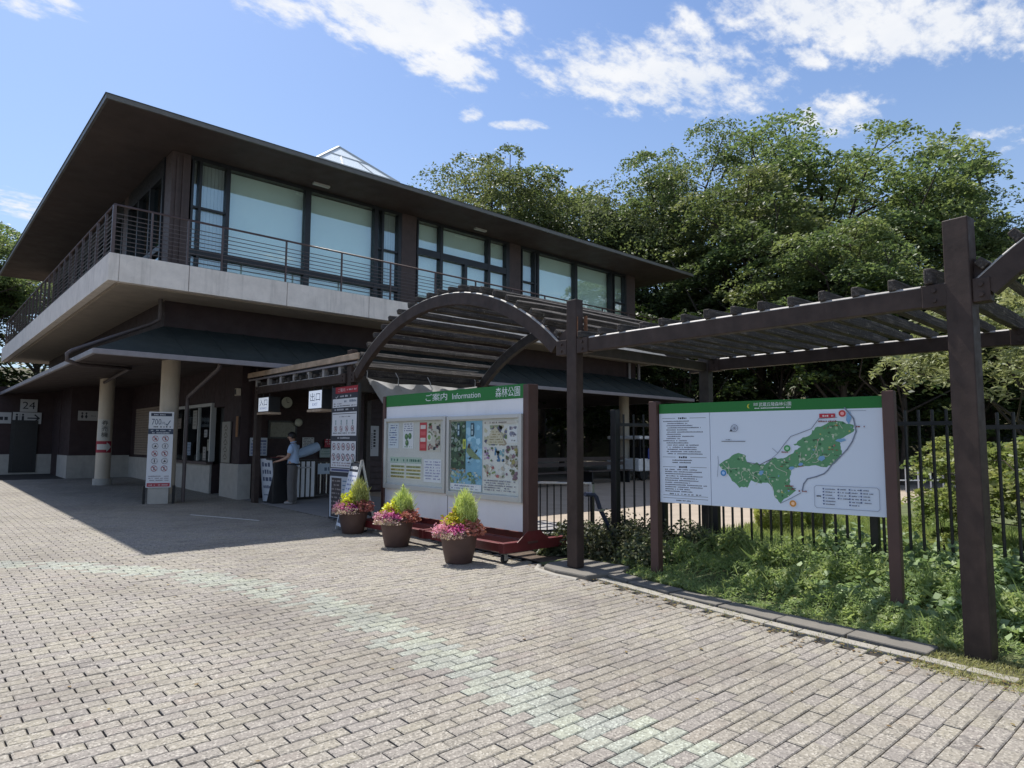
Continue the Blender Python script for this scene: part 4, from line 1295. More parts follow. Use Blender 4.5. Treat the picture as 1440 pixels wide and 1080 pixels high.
            s.up().mosaic(rng, 0.48, 0.20, 0.72, 0.66, [(0.1, 0.12, 0.06), (0.3, 0.26, 0.1), (0.2, 0.12, 0.16), (0.38, 0.34, 0.3)], 50, 0.02, 0.06)
            s.up().mosaic(rng, 0.02, 0.22, 0.45, 0.40, [(0.5, 0.44, 0.36), (0.4, 0.12, 0.12), (0.2, 0.28, 0.12), (0.66, 0.62, 0.58)], 30, 0.02, 0.05)
            for i in range(5): s.up().scribble(rng, 0.03, 0.68 - 0.1 * (i % 2), 0.17 - 0.032 * i, 0.018, (0.16, 0.15, 0.22))
            s.up().rect(0.02, 0.96, 0.72, 1.0, (0.58, 0.54, 0.5)); s.up().scribble(rng, 0.04, 0.5, 0.965, 0.025, (0.2, 0.16, 0.14))
            put(s, 0.76, 0.01)
    # red rolling frame
    zf = g + 0.17
    fr = MB()
    bars = [((5.74, ya - 0.02, zf), (5.74, yb + 0.02, zf)), ((x + 0.06, ya, zf), (x + 0.06, yb, zf)), ((6.70, ya - 0.02, zf), (6.70, yb + 0.02, zf))]
    for i, (p, q) in enumerate(bars): part('frame_rail', MB().beam(p, q, 0.10, 0.11), 'red_steel', B, bevel=0.006)
    for y in (ya - 0.05, 8.17, yb + 0.04): part('frame_foot', MB().beam((5.66, y, zf + 0.004), (6.80, y, zf + 0.004), 0.10, 0.125), 'red_steel', B, bevel=0.006)
    for y in (ya - 0.112, yb + 0.08):
        part('gusset', MB().prism([(x - 0.22, y, zf + 0.06), (x + 0.36, y, zf + 0.06), (x + 0.18, y, zf + 0.19), (x - 0.04, y, zf + 0.19)], (0, 0.012, 0)), 'red_steel', B)
    for (cx, cy) in ((5.74, ya - 0.02), (5.74, yb + 0.02), (6.70, ya - 0.02), (6.70, yb + 0.02)):
        z0 = gz(cy)
        c = part('castor', MB().box(cx - 0.03, cx + 0.03, cy - 0.035, cy - 0.029, z0 + 0.04, z0 + 0.115).box(cx - 0.03, cx + 0.03, cy + 0.029, cy + 0.035, z0 + 0.04, z0 + 0.115), 'chrome', B)
        part('wheel', MB().tube([(cx, cy - 0.02, z0 + 0.052), (cx, cy + 0.02, z0 + 0.052)], 0.05, 14), 'rubber', c)
    return B


build_info_board()


# =================================================================== MAP SIGN
def build_map_sign():
    Lx, Ly, Rx, Ry = 6.5, 4.61, 6.76, 2.30
    r = Vector((Rx - Lx, Ry - Ly, 0)).normalized(); n = r.cross(Vector((0, 0, 1)))    # n faces the forecourt
    S = thing('map_sign', 'wide white park map sign with a green top strip between two brown posts', 'map sign', ((Lx + Rx) / 2, (Ly + Ry) / 2, gz(3.5)))
    def P(s, z, o=0.0): q = Vector((Lx, Ly, z)) + r * s + n * o; return q
    for s in (-0.055, 2.385):
        pts = [P(s - 0.05, -0.1, 0.05), P(s + 0.05, -0.1, 0.05), P(s + 0.05, -0.1, -0.06), P(s - 0.05, -0.1, -0.06)]
        part('post', MB().prism(pts, (0, 0, 2.19 if s < 1 else 2.20)), 'sign_post', S, bevel=0.006)
    hd = Sheet(2.32, 0.112, GREEN, 0.03)
    hd.text('国営', 1.11, 0.058, 0.03, WHITE, width=0.045, align='l'); hd.text('武蔵丘陵森林公園', 1.165, 0.048, 0.042, WHITE, width=0.33)
    rng = rs(5); hd.scribble(rng, 1.12, 1.49, 0.026, 0.012, WHITE, 0.9)
    cr = []
    for k in range(11): a = R(60 + 24 * k); cr.append((1.06 + 0.022 * math.cos(a), 0.055 + 0.024 * math.sin(a)))
    hd.poly([(1.068, 0.079), (1.046, 0.072), (1.04, 0.055), (1.046, 0.038), (1.068, 0.031), (1.056, 0.044), (1.053, 0.055), (1.056, 0.066)], (0.62, 0.55, 0.05))
    hd.build('header', S, P(0.005, 1.945, 0.0), r, (0, 0, 1))
    # left text panel
    pale = (0.66, 0.73, 0.84)
    tx = Sheet(0.615, 1.01, pale, 0.025)
    def head(y, k):
        tx.line([(0.04, y), (0.20, y)], 0.004, INK); tx.line([(0.38, y), (0.57, y)], 0.004, INK); tx.scribble(rng, 0.24, 0.34, y - 0.01, 0.022, INK, 1.0)
    head(0.955, 0)
    y = 0.915
    for i in range(16):
        x0 = 0.05 if i in (0, 9) else 0.09 + 0.012 * (i % 2)
        tx.scribble(rng, x0, min(0.58, x0 + rng.uniform(0.16, 0.46)), y, 0.013, (0.05, 0.055, 0.08), 0.9); y -= 0.0245
    head(0.515, 1)
    for i in range(2): tx.scribble(rng, 0.16, 0.40, 0.475 - 0.026 * i, 0.014, INK, 0.9)
    head(0.405, 2)
    y = 0.37
    for i in range(11):
        tx.scribble(rng, 0.065, rng.uniform(0.36, 0.58), y, 0.013, (0.05, 0.055, 0.08), 0.92); y -= 0.0245
    tx.line([(0.04, 0.085), (0.58, 0.085)], 0.004, INK); tx.scribble(rng, 0.12, 0.5, 0.095, 0.014, INK); tx.line([(0.04, 0.055), (0.58, 0.055)], 0.004, INK); tx.scribble(rng, 0.2, 0.4, 0.025, 0.013, INK)
    tx.build('text_panel', S, P(0.005, 0.935, 0.0), r, (0, 0, 1))
    # map panel, in sign coordinates shifted to its own corner
    ox, oz = 0.626, 0.935
    mp = Sheet(1.70, 1.01, pale, 0.025)
    def q(p): return (p[0] - ox, p[1] - oz)
    out = [(0.718, 1.377), (0.864, 1.476), (0.95, 1.504), (1.019, 1.478), (1.031, 1.411), (1.166, 1.388), (1.233, 1.402), (1.3, 1.456), (1.404, 1.458), (1.507, 1.512), (1.584, 1.577), (1.51, 1.602), (1.587, 1.653), (1.687, 1.704), (1.726, 1.767), (1.835, 1.804), (1.953, 1.827), (2.077, 1.788), (2.075, 1.727), (1.946, 1.653), (1.955, 1.579), (1.96, 1.505), (1.904, 1.43), (1.82, 1.379), (1.749, 1.389), (1.615, 1.386), (1.503, 1.37), (1.475, 1.292), (1.46, 1.202), (1.521, 1.141), (1.365, 1.004), (1.302, 1.078), (1.291, 1.156), (1.24, 1.206), (1.134, 1.201), (1.067, 1.225), (1.023, 1.143), (0.94, 1.139), (0.844, 1.243)]
    # ragged coast for the park outline
    pts = []
    for a, b in zip(out, out[1:] + out[:1]):
        for k in range(4):
            t = k / 4; w = 0.006 if k else 0.0
            pts.append(q((a[0] + (b[0] - a[0]) * t + rng.normal(0, w), a[1] + (b[1] - a[1]) * t + rng.normal(0, w))))
    G1 = (0.11, 0.29, 0.14)
    mp.poly(pts, G1)
    mp.up(); mp.up()

    def inside(p):
        c = False; j = len(pts) - 1
        for i in range(len(pts)):
            if (pts[i][1] > p[1]) != (pts[j][1] > p[1]) and p[0] < (pts[j][0] - pts[i][0]) * (p[1] - pts[i][1]) / (pts[j][1] - pts[i][1]) + pts[i][0]: c = not c
            j = i
        return c
    cols = [(0.14, 0.34, 0.17), (0.05, 0.15, 0.07), (0.26, 0.44, 0.26), (0.46, 0.55, 0.40)]
    for i in range(620):
        p = (rng.uniform(0.08, 1.48), rng.uniform(0.06, 0.9))
        if not inside(p): continue
        s = rng.uniform(0.008, 0.026); k = 6
        if i % 8 == 0: mp.up()
        c = cols[rng.integers(4)]; s *= 0.9
        if rng.random() < 0.34 and p[0] > 0.5: c = [(0.50, 0.48, 0.16), (0.45, 0.12, 0.10), (0.42, 0.30, 0.34), (0.66, 0.64, 0.6), (0.20, 0.36, 0.55)][rng.integers(5)]; s *= 0.6
        pp = [(p[0] + s * rng.uniform(.5, 1) * math.cos(6.28 * j / k), p[1] + s * rng.uniform(.4, 1) * math.sin(6.28 * j / k)) for j in range(k)]
        if all(inside(z) for z in pp): mp.poly(pp, c)
    mp.up()
    for i in range(34):     # paths
        p = [rng.uniform(0.1, 1.4), rng.uniform(0.1, 0.85)]; ln = [tuple(p)]
        a = rng.uniform(0, 6.28)
        for k in range(7):
            a += rng.normal(0, 0.6); p = [p[0] + 0.03 * math.cos(a), p[1] + 0.03 * math.sin(a)]
            if not inside(p): break
            ln.append(tuple(p))
        if len(ln) > 2: mp.line(ln, 0.004, (0.62, 0.62, 0.52))
    mp.up()
    for (a, b, w, h) in ((1.33, 0.70, 0.10, 0.02), (1.15, 0.52, 0.07, 0.03), (0.55, 0.36, 0.05, 0.03), (0.86, 0.42, 0.06, 0.02), (1.41, 0.90, 0.05, 0.07), (0.95, 0.46, 0.05, 0.02)):
        mp.poly([(a - w / 2, b), (a - w / 4, b + h), (a + w / 3, b + h * 1.2), (a + w / 2, b + h * .3), (a, b - h * .6)], (0.20, 0.38, 0.60))
    mp.up(); road = (0.20, 0.23, 0.30)
    mp.line([q(p) for p in [(2.003, 1.954), (2.079, 1.849), (2.097, 1.726), (2.06, 1.63), (2.012, 1.555), (1.94, 1.475), (1.868, 1.405), (1.83, 1.35), (1.794, 1.316), (1.72, 1.285), (1.636, 1.26), (1.60, 1.21), (1.583, 1.144)]], 0.012, road)
    mp.line([q(p) for p in [(1.354, 1.51), (1.421, 1.601), (1.487, 1.679), (1.689, 1.755), (1.765, 1.855), (1.931, 1.864)]], 0.006, road)
    mp.line([q(p) for p in [(1.233, 1.402), (1.354, 1.51), (1.30, 1.56)]], 0.004, road); mp.line([q(p) for p in [(1.365, 1.004), (1.47, 1.06), (1.57, 1.12)]], 0.006, road)
    mp.line([q(p) for p in [(0.70, 1.25), (0.715, 1.40), (0.71, 1.47)]], 0.004, road); mp.line([q(p) for p in [(1.031, 1.411), (1.166, 1.388), (1.3, 1.456)]], 0.007, (0.12, 0.13, 0.14))
    mp.line([q(p) for p in [(2.03, 1.925), (2.19, 1.922)]], 0.003, road)
    mp.up()
    for (p, c) in (((1.98, 1.90), (0.52, 0.05, 0.05)), ((1.45, 1.56), (0.05, 0.30, 0.10)), ((0.77, 1.29), (0.04, 0.22, 0.50)), ((1.49, 1.01), (0.62, 0.26, 0.04))):
        a = q(p); mp.up().circ(a[0], a[1], 0.038, (0.72, 0.72, 0.74)); mp.up().circ(a[0], a[1], 0.033, c); mp.up().circ(a[0], a[1], 0.017, tuple(min(1, x + 0.35) for x in c))
    mp.up().rect(*q((1.77, 1.862)), *q((1.915, 1.902)), (0.48, 0.03, 0.05)); mp.up().scribble(rng, 1.80 - ox, 1.90 - ox, 1.872 - oz, 0.018, (0.7, 0.6, 0.6))
    for i in range(26):
        a = (rng.uniform(0.55, 1.42), rng.uniform(0.2, 0.86))
        if inside(a): mp.up().scribble(rng, a[0], a[0] + 0.05, a[1], 0.009, [(0.05, 0.06, 0.05), (0.35, 0.04, 0.04)][i % 2])
    for p in ((1.55, 1.13), (1.43, 1.145), (1.42, 1.175), (1.38, 1.515), (1.76, 1.82), (1.85, 1.82), (2.10, 1.765)):
        mp.scribble(rng, p[0] - ox, p[0] + 0.08 - ox, p[1] - oz, 0.016, (0.25, 0.08, 0.08))
    # compass, scale bar, legend box
    a = q((0.905, 1.77)); mp.ring(a[0], a[1], 0.037, 0.005, (0.16, 0.18, 0.26)); mp.up()
    for k in range(8): mp.line([a, (a[0] + 0.026 * math.cos(k * PI / 4), a[1] + 0.026 * math.sin(k * PI / 4))], 0.004, (0.2, 0.22, 0.3))
    mp.poly([(a[0] - 0.055, a[1] - 0.035), (a[0] - 0.022, a[1] - 0.035), (a[0] - 0.038, a[1] - 0.005)], (0.05, 0.06, 0.09))
    mp.line([q((0.76, 1.63)), q((1.02, 1.63))], 0.006, INK); mp.scribble(rng, 0.80 - ox, 0.87 - ox, 1.643 - oz, 0.010, INK)
    x0, y0 = q((1.70, 0.985)); x1, y1 = q((2.275, 1.20)); c = 0.018
    mp.line([(x0 + c, y0), (x1 - c, y0), (x1, y0 + c), (x1, y1 - c), (x1 - c, y1), (x0 + c, y1), (x0, y1 - c), (x0, y0 + c), (x0 + c, y0)], 0.004, (0.25, 0.28, 0.36))
    mp.scribble(rng, x0 + 0.02, x0 + 0.06, (y0 + y1) / 2, 0.014, INK, 1.0)
    for (bx, rows) in ((0.085, 6), (0.22, 4), (0.32, 6), (0.42, 5)):
        for i in range(rows):
            yy = y1 - 0.035 - i * 0.029
            mp.circ(x0 + bx, yy + 0.006, 0.008, (0.06, 0.09, 0.22), 8); mp.scribble(rng, x0 + bx + 0.018, x0 + bx + 0.018 + rng.uniform(0.05, 0.09), yy, 0.010, (0.08, 0.09, 0.14), 0.9)
    mp.build('map_panel', S, P(ox, oz, 0.0), r, (0, 0, 1))
    back = MB(); a = [P(0.0, 0.93, -0.035), P(2.33, 0.93, -0.035), P(2.33, 0.93, -0.028), P(0.0, 0.93, -0.028)]
    part('back_board', MB().prism(a, (0, 0, 1.12)), 'alu', S)
    return S


build_map_sign()


# =================================================================== FENCES
def build_fence():
    F = thing('picket_fence', 'tall black steel picket fence along the planting behind the map sign', 'fence', (8.3, 3.5, gz(3.5)))
    top, bot = 1.79, 0.23
    def run(p, q, pitch=0.133, ends=True):
        p = Vector((p[0], p[1], 0)); q = Vector((q[0], q[1], 0)); d = (q - p); L = d.length; d.normalize()
        g = gz((p.y + q.y) / 2)
        for z in (g + bot, g + top): part('rail', MB().beam(p + Vector((0, 0, z)), q + Vector((0, 0, z)), 0.04, 0.045), 'fence', F)
        n = int(L / pitch)
        for i in range(n):
            c = p + d * (L * (i + 0.5) / n)
            mb = MB().tube([c + Vector((0, 0, g + 0.10)), c + Vector((0, 0, g + 1.94))], 0.0165, 6)
            part('picket', mb, 'fence', F)
    def fpost(x, y, w=0.08, h=1.98): part('fence_post', MB().box(x - w / 2, x + w / 2, y - w / 2, y + w / 2, gz(y) - 0.05, gz(y) + h), 'fence', F, bevel=0.006)
    run((8.34, -2.4), (8.34, 1.95)); run((8.34, 2.0), (8.3, 4.93)); run((8.3, 5.0), (8.22, 5.72)); run((8.16, 5.80), (7.62, 6.1))
    for (x, y) in ((8.34, 1.975), (8.3, 4.965), (8.34, 2.96), (8.34, -0.9)): fpost(x, y)
    fpost(8.2, 5.76, 0.10); fpost(7.58, 6.13, 0.10, 2.0)
    part('latch', MB().box(8.06, 8.12, 5.80, 5.86, 0.98, 1.1), 'chrome', F)
    return F


build_fence()


def build_low_gate():
    G = thing('low_barrier', 'low black barrier with a pale top rail beside the end of the notice board', 'barrier', (7.75, 7.7, gz(7.7)))
    p, q = Vector((7.1, 8.35, 0)), Vector((8.25, 7.15, 0)); g = gz(7.7)
    part('top_rail', MB().beam(p + Vector((0, 0, g + 0.86)), q + Vector((0, 0, g + 0.86)), 0.05, 0.035), 'chrome', G, bevel=0.005)
    part('bottom_rail', MB().beam(p + Vector((0, 0, g + 0.10)), q + Vector((0, 0, g + 0.10)), 0.035, 0.03), 'fence', G)
    for i in range(15):
        c = p.lerp(q, (i + 0.5) / 15)
        part('bar', MB().tube([c + Vector((0, 0, g + 0.10)), c + Vector((0, 0, g + 0.85))], 0.012, 6), 'fence', G)
    for c in (p, q): part('barrier_post', MB().box(c.x - 0.025, c.x + 0.025, c.y - 0.025, c.y + 0.025, g - 0.05, g + 0.88), 'fence', G)
    return G


build_low_gate()
h = thing('bent_handle', 'dark blue bent pipe leaning out of the bushes beside the trellis post', 'pipe', (7.25, 5.9, 0.1))
part('pipe', MB().tube([(6.70, 5.93, 0.935), (6.86, 5.92, 0.925), (6.90, 5.91, 0.89), (6.97, 5.91, 0.74), (7.25, 5.89, 0.32), (7.36, 5.88, 0.1)], 0.030, 10), 'blue_pipe', h)
part('clamp', MB().box(6.93, 7.03, 5.87, 5.95, 0.70, 0.73).box(6.80, 6.84, 5.89, 5.96, 0.95, 1.06), 'chrome', h)


# =================================================================== FLOWER TUBS
def build_pot(idx, x, y, label, kz, kr, spike, mag):
    g = gz(y); rng = rs(40 + idx)
    T = thing('flower_pot', label, 'flower pot', (x, y, g), 0, 'flower pots in front of the notice board')
    part('pot', MB().lathe([(0.0, 0.0), (0.165, 0.0), (0.172, 0.012), (0.205, 0.16), (0.233, 0.33), (0.240, 0.375), (0.252, 0.382), (0.255, 0.405), (0.245, 0.412), (0.228, 0.405), (0.222, 0.36), (0.0, 0.36)], (x, y, g), 40), 'pot', T, recalc=False)
    part('compost', MB().lathe([(0.0, 0.372), (0.221, 0.366)], (x, y, g), 24), 'soil', T, recalc=False)
    ang = math.atan2(-0.67, 0.74)       # towards the right of someone facing the board
    def off(s, f): return np.array([x + s * 0.74 + f * -0.66, y + s * -0.67 + f * -0.74, g])   # s to the right, f to the front
    # lime cypress-like annual: upright plume of fine leaves
    c = off(0.075, -0.06); n = 5200
    h = rng.beta(1.5, 1.25, n) * kz
    prof = kr * np.sqrt(np.clip(1 - (h / kz - 0.35) ** 2 / 0.43, 0.0, 1))
    a = rng.uniform(0, 2 * PI, n); rr = prof * np.sqrt(rng.uniform(0.25, 1.0, n)) * (1 + rng.normal(0, 0.07, n) + 0.10 * np.sin(a * 5 + h * 9))
    C = np.stack([c[0] + rr * np.cos(a), c[1] + rr * np.sin(a), c[2] + 0.40 + h], 1)
    keep = rng.uniform(0, 1, n) < 0.62 + 0.38 * np.sin(a * 3 + h * 13 + idx)
    C = C[keep]
    V = np.concatenate([blade_quads(rng, C - np.array([0, 0, 0.03]), 0.07, 0.0075, 0.40), blade_quads(rng, C[::5], 0.125, 0.005, 0.30)])
    if spike:
        m = 260; hh = rng.uniform(0, 0.16, m); C2 = np.stack([c[0] + rng.normal(0, 0.012, m) * (1.2 - hh / 0.16), c[1] + rng.normal(0, 0.012, m) * (1.2 - hh / 0.16), c[2] + 0.36 + kz + hh], 1)
        V = np.concatenate([V, blade_quads(rng, C2, 0.05, 0.007, 0.35)])
    me = quads_mesh('kochia_plume', V, rng.uniform(0, 1, len(V)), np.clip(rng.uniform(0, 1, len(V)) * 0.6 + 0.4 * (V[:, 0, 2] - g - 0.4) / kz, 0, 1), 'kochia')
    me.transform(MW[T.name].inverted()); part('kochia_plume', me, None, T)
    def tuft(name, mat, s, f, zc, rx, rz, n, L, W, up):
        k = off(s, f); d = rng.normal(0, 1, (n, 3)); d /= np.linalg.norm(d, axis=1)[:, None]; d[:, 2] = np.abs(d[:, 2])
        q = rng.uniform(0.75, 1.05, (n, 1))
        lump = 1 + 0.22 * np.sin(d[:, :1] * 6 + idx * 2 + s * 9) * np.cos(d[:, 1:2] * 5 + idx) + rng.normal(0, 0.07, (n, 1))
        C = np.array([k[0], k[1], g + zc]) + d * q * lump * np.array([rx, rx, rz])
        V = leaf_quads(rng, C, L, W, up)
        me = quads_mesh(name, V, rng.uniform(0, 1, n), rng.uniform(0, 1, n), mat); me.transform(MW[T.name].inverted())
        part(name, me, None, T)
    tuft('yellow_foliage', 'coleus', -0.06, 0.02, 0.40, 0.15, 0.24, 420, 0.055, 0.032, 0.45)
    tuft('bronze_foliage', 'redleaf', 0.17, 0.05, 0.36, 0.17, 0.16, 620, 0.045, 0.03, 0.4)
    tuft('bronze_foliage', 'redleaf', -0.10, -0.06, 0.38, 0.13, 0.20, 260, 0.04, 0.028, 0.4)
    tuft('pink_flowers', 'pink', -0.17, 0.08, 0.35, 0.155, 0.15, 900, 0.024, 0.022, 0.35)
    tuft('magenta_flowers', 'magenta', -0.04, 0.14, 0.37, 0.14, 0.12, int(760 * mag), 0.026, 0.024, 0.4)
    tuft('pale_flowers', 'palepink', -0.06, 0.20, 0.33, 0.16, 0.09, 700, 0.024, 0.02, 0.3)
    tuft('pale_flowers', 'palepink', -0.20, 0.14, 0.33, 0.11, 0.10, 420, 0.024, 0.02, 0.3)
    return T


build_pot(1, 5.54, 9.92, 'brown flower pot farthest from the camera, nearest the folding sign', 0.40, 0.155, False, 0.45)
build_pot(2, 5.40, 8.40, 'brown flower pot between the other two, its green plume ending in a spike', 0.33, 0.15, True, 1.2)
build_pot(3, 5.34, 6.86, 'brown flower pot nearest the camera, under the right display case', 0.44, 0.15, False, 0.9)

# =================================================================== GATE, SIGNS AND SMALL THINGS
def put_sheet(T, name, s, origin, facing, mat='print'):
    right = (0, -1, 0) if facing == 'x' else (1, 0, 0)
    return s.build(name, T, origin, right, (0, 0, 1), mat)


def pictogram(s, rng, x, y, r, slash=True):
    s.up().circ(x, y, r, (0.70, 0.68, 0.70), 14); s.ring(x, y, r * 0.9, r * 0.22, (0.42, 0.05, 0.07) if slash else (0.2, 0.22, 0.26), 14)
    s.up()
    k = rng.integers(3)
    if k == 0: s.circ(x, y + r * 0.35, r * 0.2, INK, 8); s.rect(x - r * 0.16, y - r * 0.5, x + r * 0.16, y + r * 0.15, INK)
    elif k == 1: s.rect(x - r * 0.5, y - r * 0.2, x + r * 0.4, y + r * 0.1, INK); s.circ(x + r * 0.3, y + r * 0.25, r * 0.2, INK, 8); s.rect(x - r * 0.4, y - r * 0.5, x - r * 0.25, y - r * 0.2, INK)
    else: s.poly([(x - r * 0.4, y - r * 0.45), (x + r * 0.5, y - r * 0.3), (x + r * 0.1, y + r * 0.5)], INK)
    if slash: s.up().line([(x - r * 0.62, y + r * 0.62), (x + r * 0.62, y - r * 0.62)], r * 0.2, (0.42, 0.05, 0.07))


def build_tall_panel():
    rng = rs(61); w, h = 0.95, 2.42; g = 0.2
    T = thing('rules_panel', 'tall notice panel of pictograms with a red top strip, behind the farthest flower pot', 'notice panel', (6.0, 11.14, g))
    s = Sheet(w, h, (0.03, 0.035, 0.05), 0.03)
    def sect(z0, z1, col=(0.66, 0.66, 0.68)): s.up().rect(0.02, z0 - g, w - 0.02, z1 - g, col); s.up()
    s.rect(0.12, 2.50 - g, w, 2.62 - g, (0.34, 0.02, 0.035)); s.up().text('ご案内', 0.22, 2.525 - g, 0.07, (0.6, 0.5, 0.5), width=0.26); s.scribble(rng, 0.52, 0.9, 2.545 - g, 0.03, (0.55, 0.45, 0.45))
    s.up().scribble(rng, 0.3, 0.75, 2.43 - g, 0.035, (0.5, 0.5, 0.52)); s.line([(0.13, 2.44 - g), (0.16, 2.415 - g), (0.22, 2.46 - g)], 0.014, (0.5, 0.5, 0.52))
    sect(2.24, 2.40); s.scribble(rng, 0.42, 0.9, 2.33 - g, 0.045, (0.12, 0.16, 0.22)); s.scribble(rng, 0.06, 0.36, 2.30 - g, 0.022, (0.15, 0.12, 0.14)); s.scribble(rng, 0.06, 0.9, 2.26 - g, 0.02, INK)
    s.up().scribble(rng, 0.1, 0.85, 2.185 - g, 0.035, (0.5, 0.5, 0.52))
    sect(1.72, 2.15); s.line([(0.04, 2.12 - g), (0.91, 2.12 - g)], 0.012, INK); s.scribble(rng, 0.3, 0.7, 2.06 - g, 0.018, INK)
    for i in range(4):
        s.up().circ(0.16 + 0.21 * i, 1.99 - g, 0.022, (0.2, 0.3, 0.3), 8); s.rect(0.145 + 0.21 * i, 1.92 - g, 0.175 + 0.21 * i, 1.968 - g, (0.2, 0.28, 0.28))
        pictogram(s, rng, 0.16 + 0.21 * i, 1.85 - g, 0.055)
    s.scribble(rng, 0.06, 0.9, 1.76 - g, 0.018, INK)
    s.up().scribble(rng, 0.25, 0.7, 1.665 - g, 0.03, (0.5, 0.5, 0.52))
    sect(1.14, 1.62)
    for j in range(2):
        for i in range(5): pictogram(s, rng, 0.12 + 0.178 * i, 1.52 - 0.19 * j - g, 0.066)
    for k in range(2): s.up().scribble(rng, 0.08, 0.9, 1.215 - 0.045 * k - g, 0.022, (0.25, 0.16, 0.18))
    s.up().rect(0.02, 1.06 - g, w - 0.02, 1.125 - g, (0.45, 0.45, 0.5)); s.up().rect(0.06, 1.075 - g, 0.9, 1.11 - g, (0.05, 0.06, 0.16))
    s.up().rect(0.02, 0.2 - g + 0.03, w - 0.02, 0.98 - g, (0.46, 0.48, 0.52)); s.up().rect(0.08, 0.24 - g, 0.46, 0.95 - g, (0.05, 0.04, 0.045))
    for i in range(9): s.up().scribble(rng, 0.1, 0.44, 0.88 - 0.075 * i - g, 0.03, (0.35, 0.3, 0.28)); s.rect(0.5, 0.89 - 0.075 * i - g, 0.92, 0.91 - 0.075 * i - g, (0.12, 0.2, 0.3))
    put_sheet(T, 'panel', s, (5.985, 11.61, g), 'x')
    part('panel_frame', MB().box(5.99, 6.03, 10.62, 10.655, g, 2.66).box(5.99, 6.03, 11.615, 11.65, g, 2.66), 'black', T)
    return T


build_tall_panel()


def build_lit_sign(y0, y1, z0, z1, big, small, label, name):
    T = thing(name, label, 'hanging sign', (6.12, (y0 + y1) / 2, z0), 0, 'lit signs hanging under the trellis beam')
    part('housing', MB().box(6.055, 6.32, y0 - 0.02, y1 + 0.02, z0 - 0.02, z1 + 0.02), 'frame', T, bevel=0.005)
    w, h = y1 - y0, z1 - z0
    s = Sheet(w, h, (0.70, 0.76, 0.86), 0.004)
    s.text(big, w * 0.5, h * 0.40, h * 0.48, (0.05, 0.07, 0.12), width=w * 0.78, align='c'); s.text(small, w * 0.5, h * 0.14, h * 0.16, (0.06, 0.10, 0.25), width=w * (0.7 if len(small) > 5 else 0.4), align='c')
    put_sheet(T, 'face', s, (6.05, y1, z0), 'x', 'lit')
    part('hanger', MB().tube([(6.12, y0 + 0.1, z1 + 0.02), (6.12, y0 + 0.1, 2.71)], 0.012, 6).tube([(6.12, y1 - 0.1, z1 + 0.02), (6.12, y1 - 0.1, 2.71)], 0.012, 6), 'frame', T)
    part('tray', MB().box(6.03, 6.34, y0 - 0.03, y1 + 0.03, z0 - 0.07, z0 - 0.022), 'tan', T)
    return T


build_lit_sign(14.76, 15.31, 2.29, 2.60, '入口', 'ENTRANCE', 'lit white entrance sign hanging at the left end of the trellis beam', 'entrance_sign')
build_lit_sign(12.19, 12.74, 2.27, 2.62, '出口', 'EXIT', 'lit white exit sign hanging beside the tall pictogram panel', 'exit_sign')

T = thing('wall_clock', 'round pale clock on the dark wall between the two lit signs', 'clock', (7.22, 16.45, 2.6))
part('clock_case', MB().tube([(7.22, 16.495, 2.6), (7.22, 16.44, 2.6)], 0.155, 28), 'frame', T)
part('clock_face', MB().tube([(7.22, 16.439, 2.6), (7.22, 16.432, 2.6)], 0.14, 28), 'clock', T)
part('hand', MB().beam((7.22, 16.428, 2.6), (7.28, 16.428, 2.60), 0.012, 0.004, (0, 1, 0)), 'black', T)
part('hand', MB().beam((7.22, 16.424, 2.6), (7.20, 16.424, 2.70), 0.009, 0.004, (0, 1, 0)), 'black', T)

# papers on the wall behind the gate
def wall_paper(name, label, x0, x1, z0, z1, draw, col=(0.5, 0.53, 0.58), y=16.465):
    s = Sheet(x1 - x0, z1 - z0, col, 0.006); draw(s, rs(int(x0 * 100)))
    T = thing(name, label, 'poster', ((x0 + x1) / 2, y, z0))
    put_sheet(T, 'paper', s, (x0, y, z0), 'y'); return T


def d_lines(n, col=INK, top=0.0):
    def f(s, rng):
        for i in range(n):
            y = s.h * (0.9 - top) - (s.h * (0.82 - top)) * i / n
            s.up().scribble(rng, s.w * 0.08, s.w * rng.uniform(0.7, 0.92), y, s.h * 0.38 / n, col)
    return f


def d_table(s, rng):
    s.up().rect(s.w * 0.35, s.h * 0.78, s.w * 0.95, s.h * 0.86, (0.04, 0.06, 0.2)); s.scribble(rng, s.w * 0.06, s.w * 0.3, s.h * 0.8, s.h * 0.08, INK)
    for i in range(4):
        for j in range(4): s.up().rect(s.w * (0.06 + 0.23 * i), s.h * (0.08 + 0.17 * j), s.w * (0.24 + 0.23 * i), s.h * (0.2 + 0.17 * j), (0.24, 0.27, 0.40))


wall_paper('fee_table', 'white fee table poster left of the person, on the dark wall', 6.33, 6.76, 1.26, 1.70, d_table)
wall_paper('notice_paper', 'white notice paper above the striped gate cabinets', 7.68, 8.0, 1.38, 1.72, d_lines(7), (0.5, 0.5, 0.5))
wall_paper('green_notice', 'pale greenish notice card under the small red one', 8.17, 8.53, 1.20, 1.43, d_lines(3, (0.2, 0.3, 0.25)), (0.40, 0.48, 0.46))
wall_paper('red_notice', 'small red notice on the wall beside the tall panel', 8.30, 8.53, 1.47, 1.68, d_lines(3, (0.6, 0.5, 0.5)), (0.34, 0.03, 0.05))


def d_vert(s, rng):
    for i in range(6): s.up().rect(s.w * 0.42, s.h * (0.80 - 0.1 * i), s.w * 0.66, s.h * (0.87 - 0.1 * i), INK)
    for i in range(9): s.up().rect(s.w * 0.2, s.h * (0.72 - 0.06 * i), s.w * 0.3, s.h * (0.76 - 0.06 * i), (0.1, 0.1, 0.12))


wall_paper('wall_plaque', 'narrow white upright plaque on the dark wall right of the tall panel', 9.64, 9.93, 1.22, 2.06, d_vert, (0.46, 0.47, 0.49))

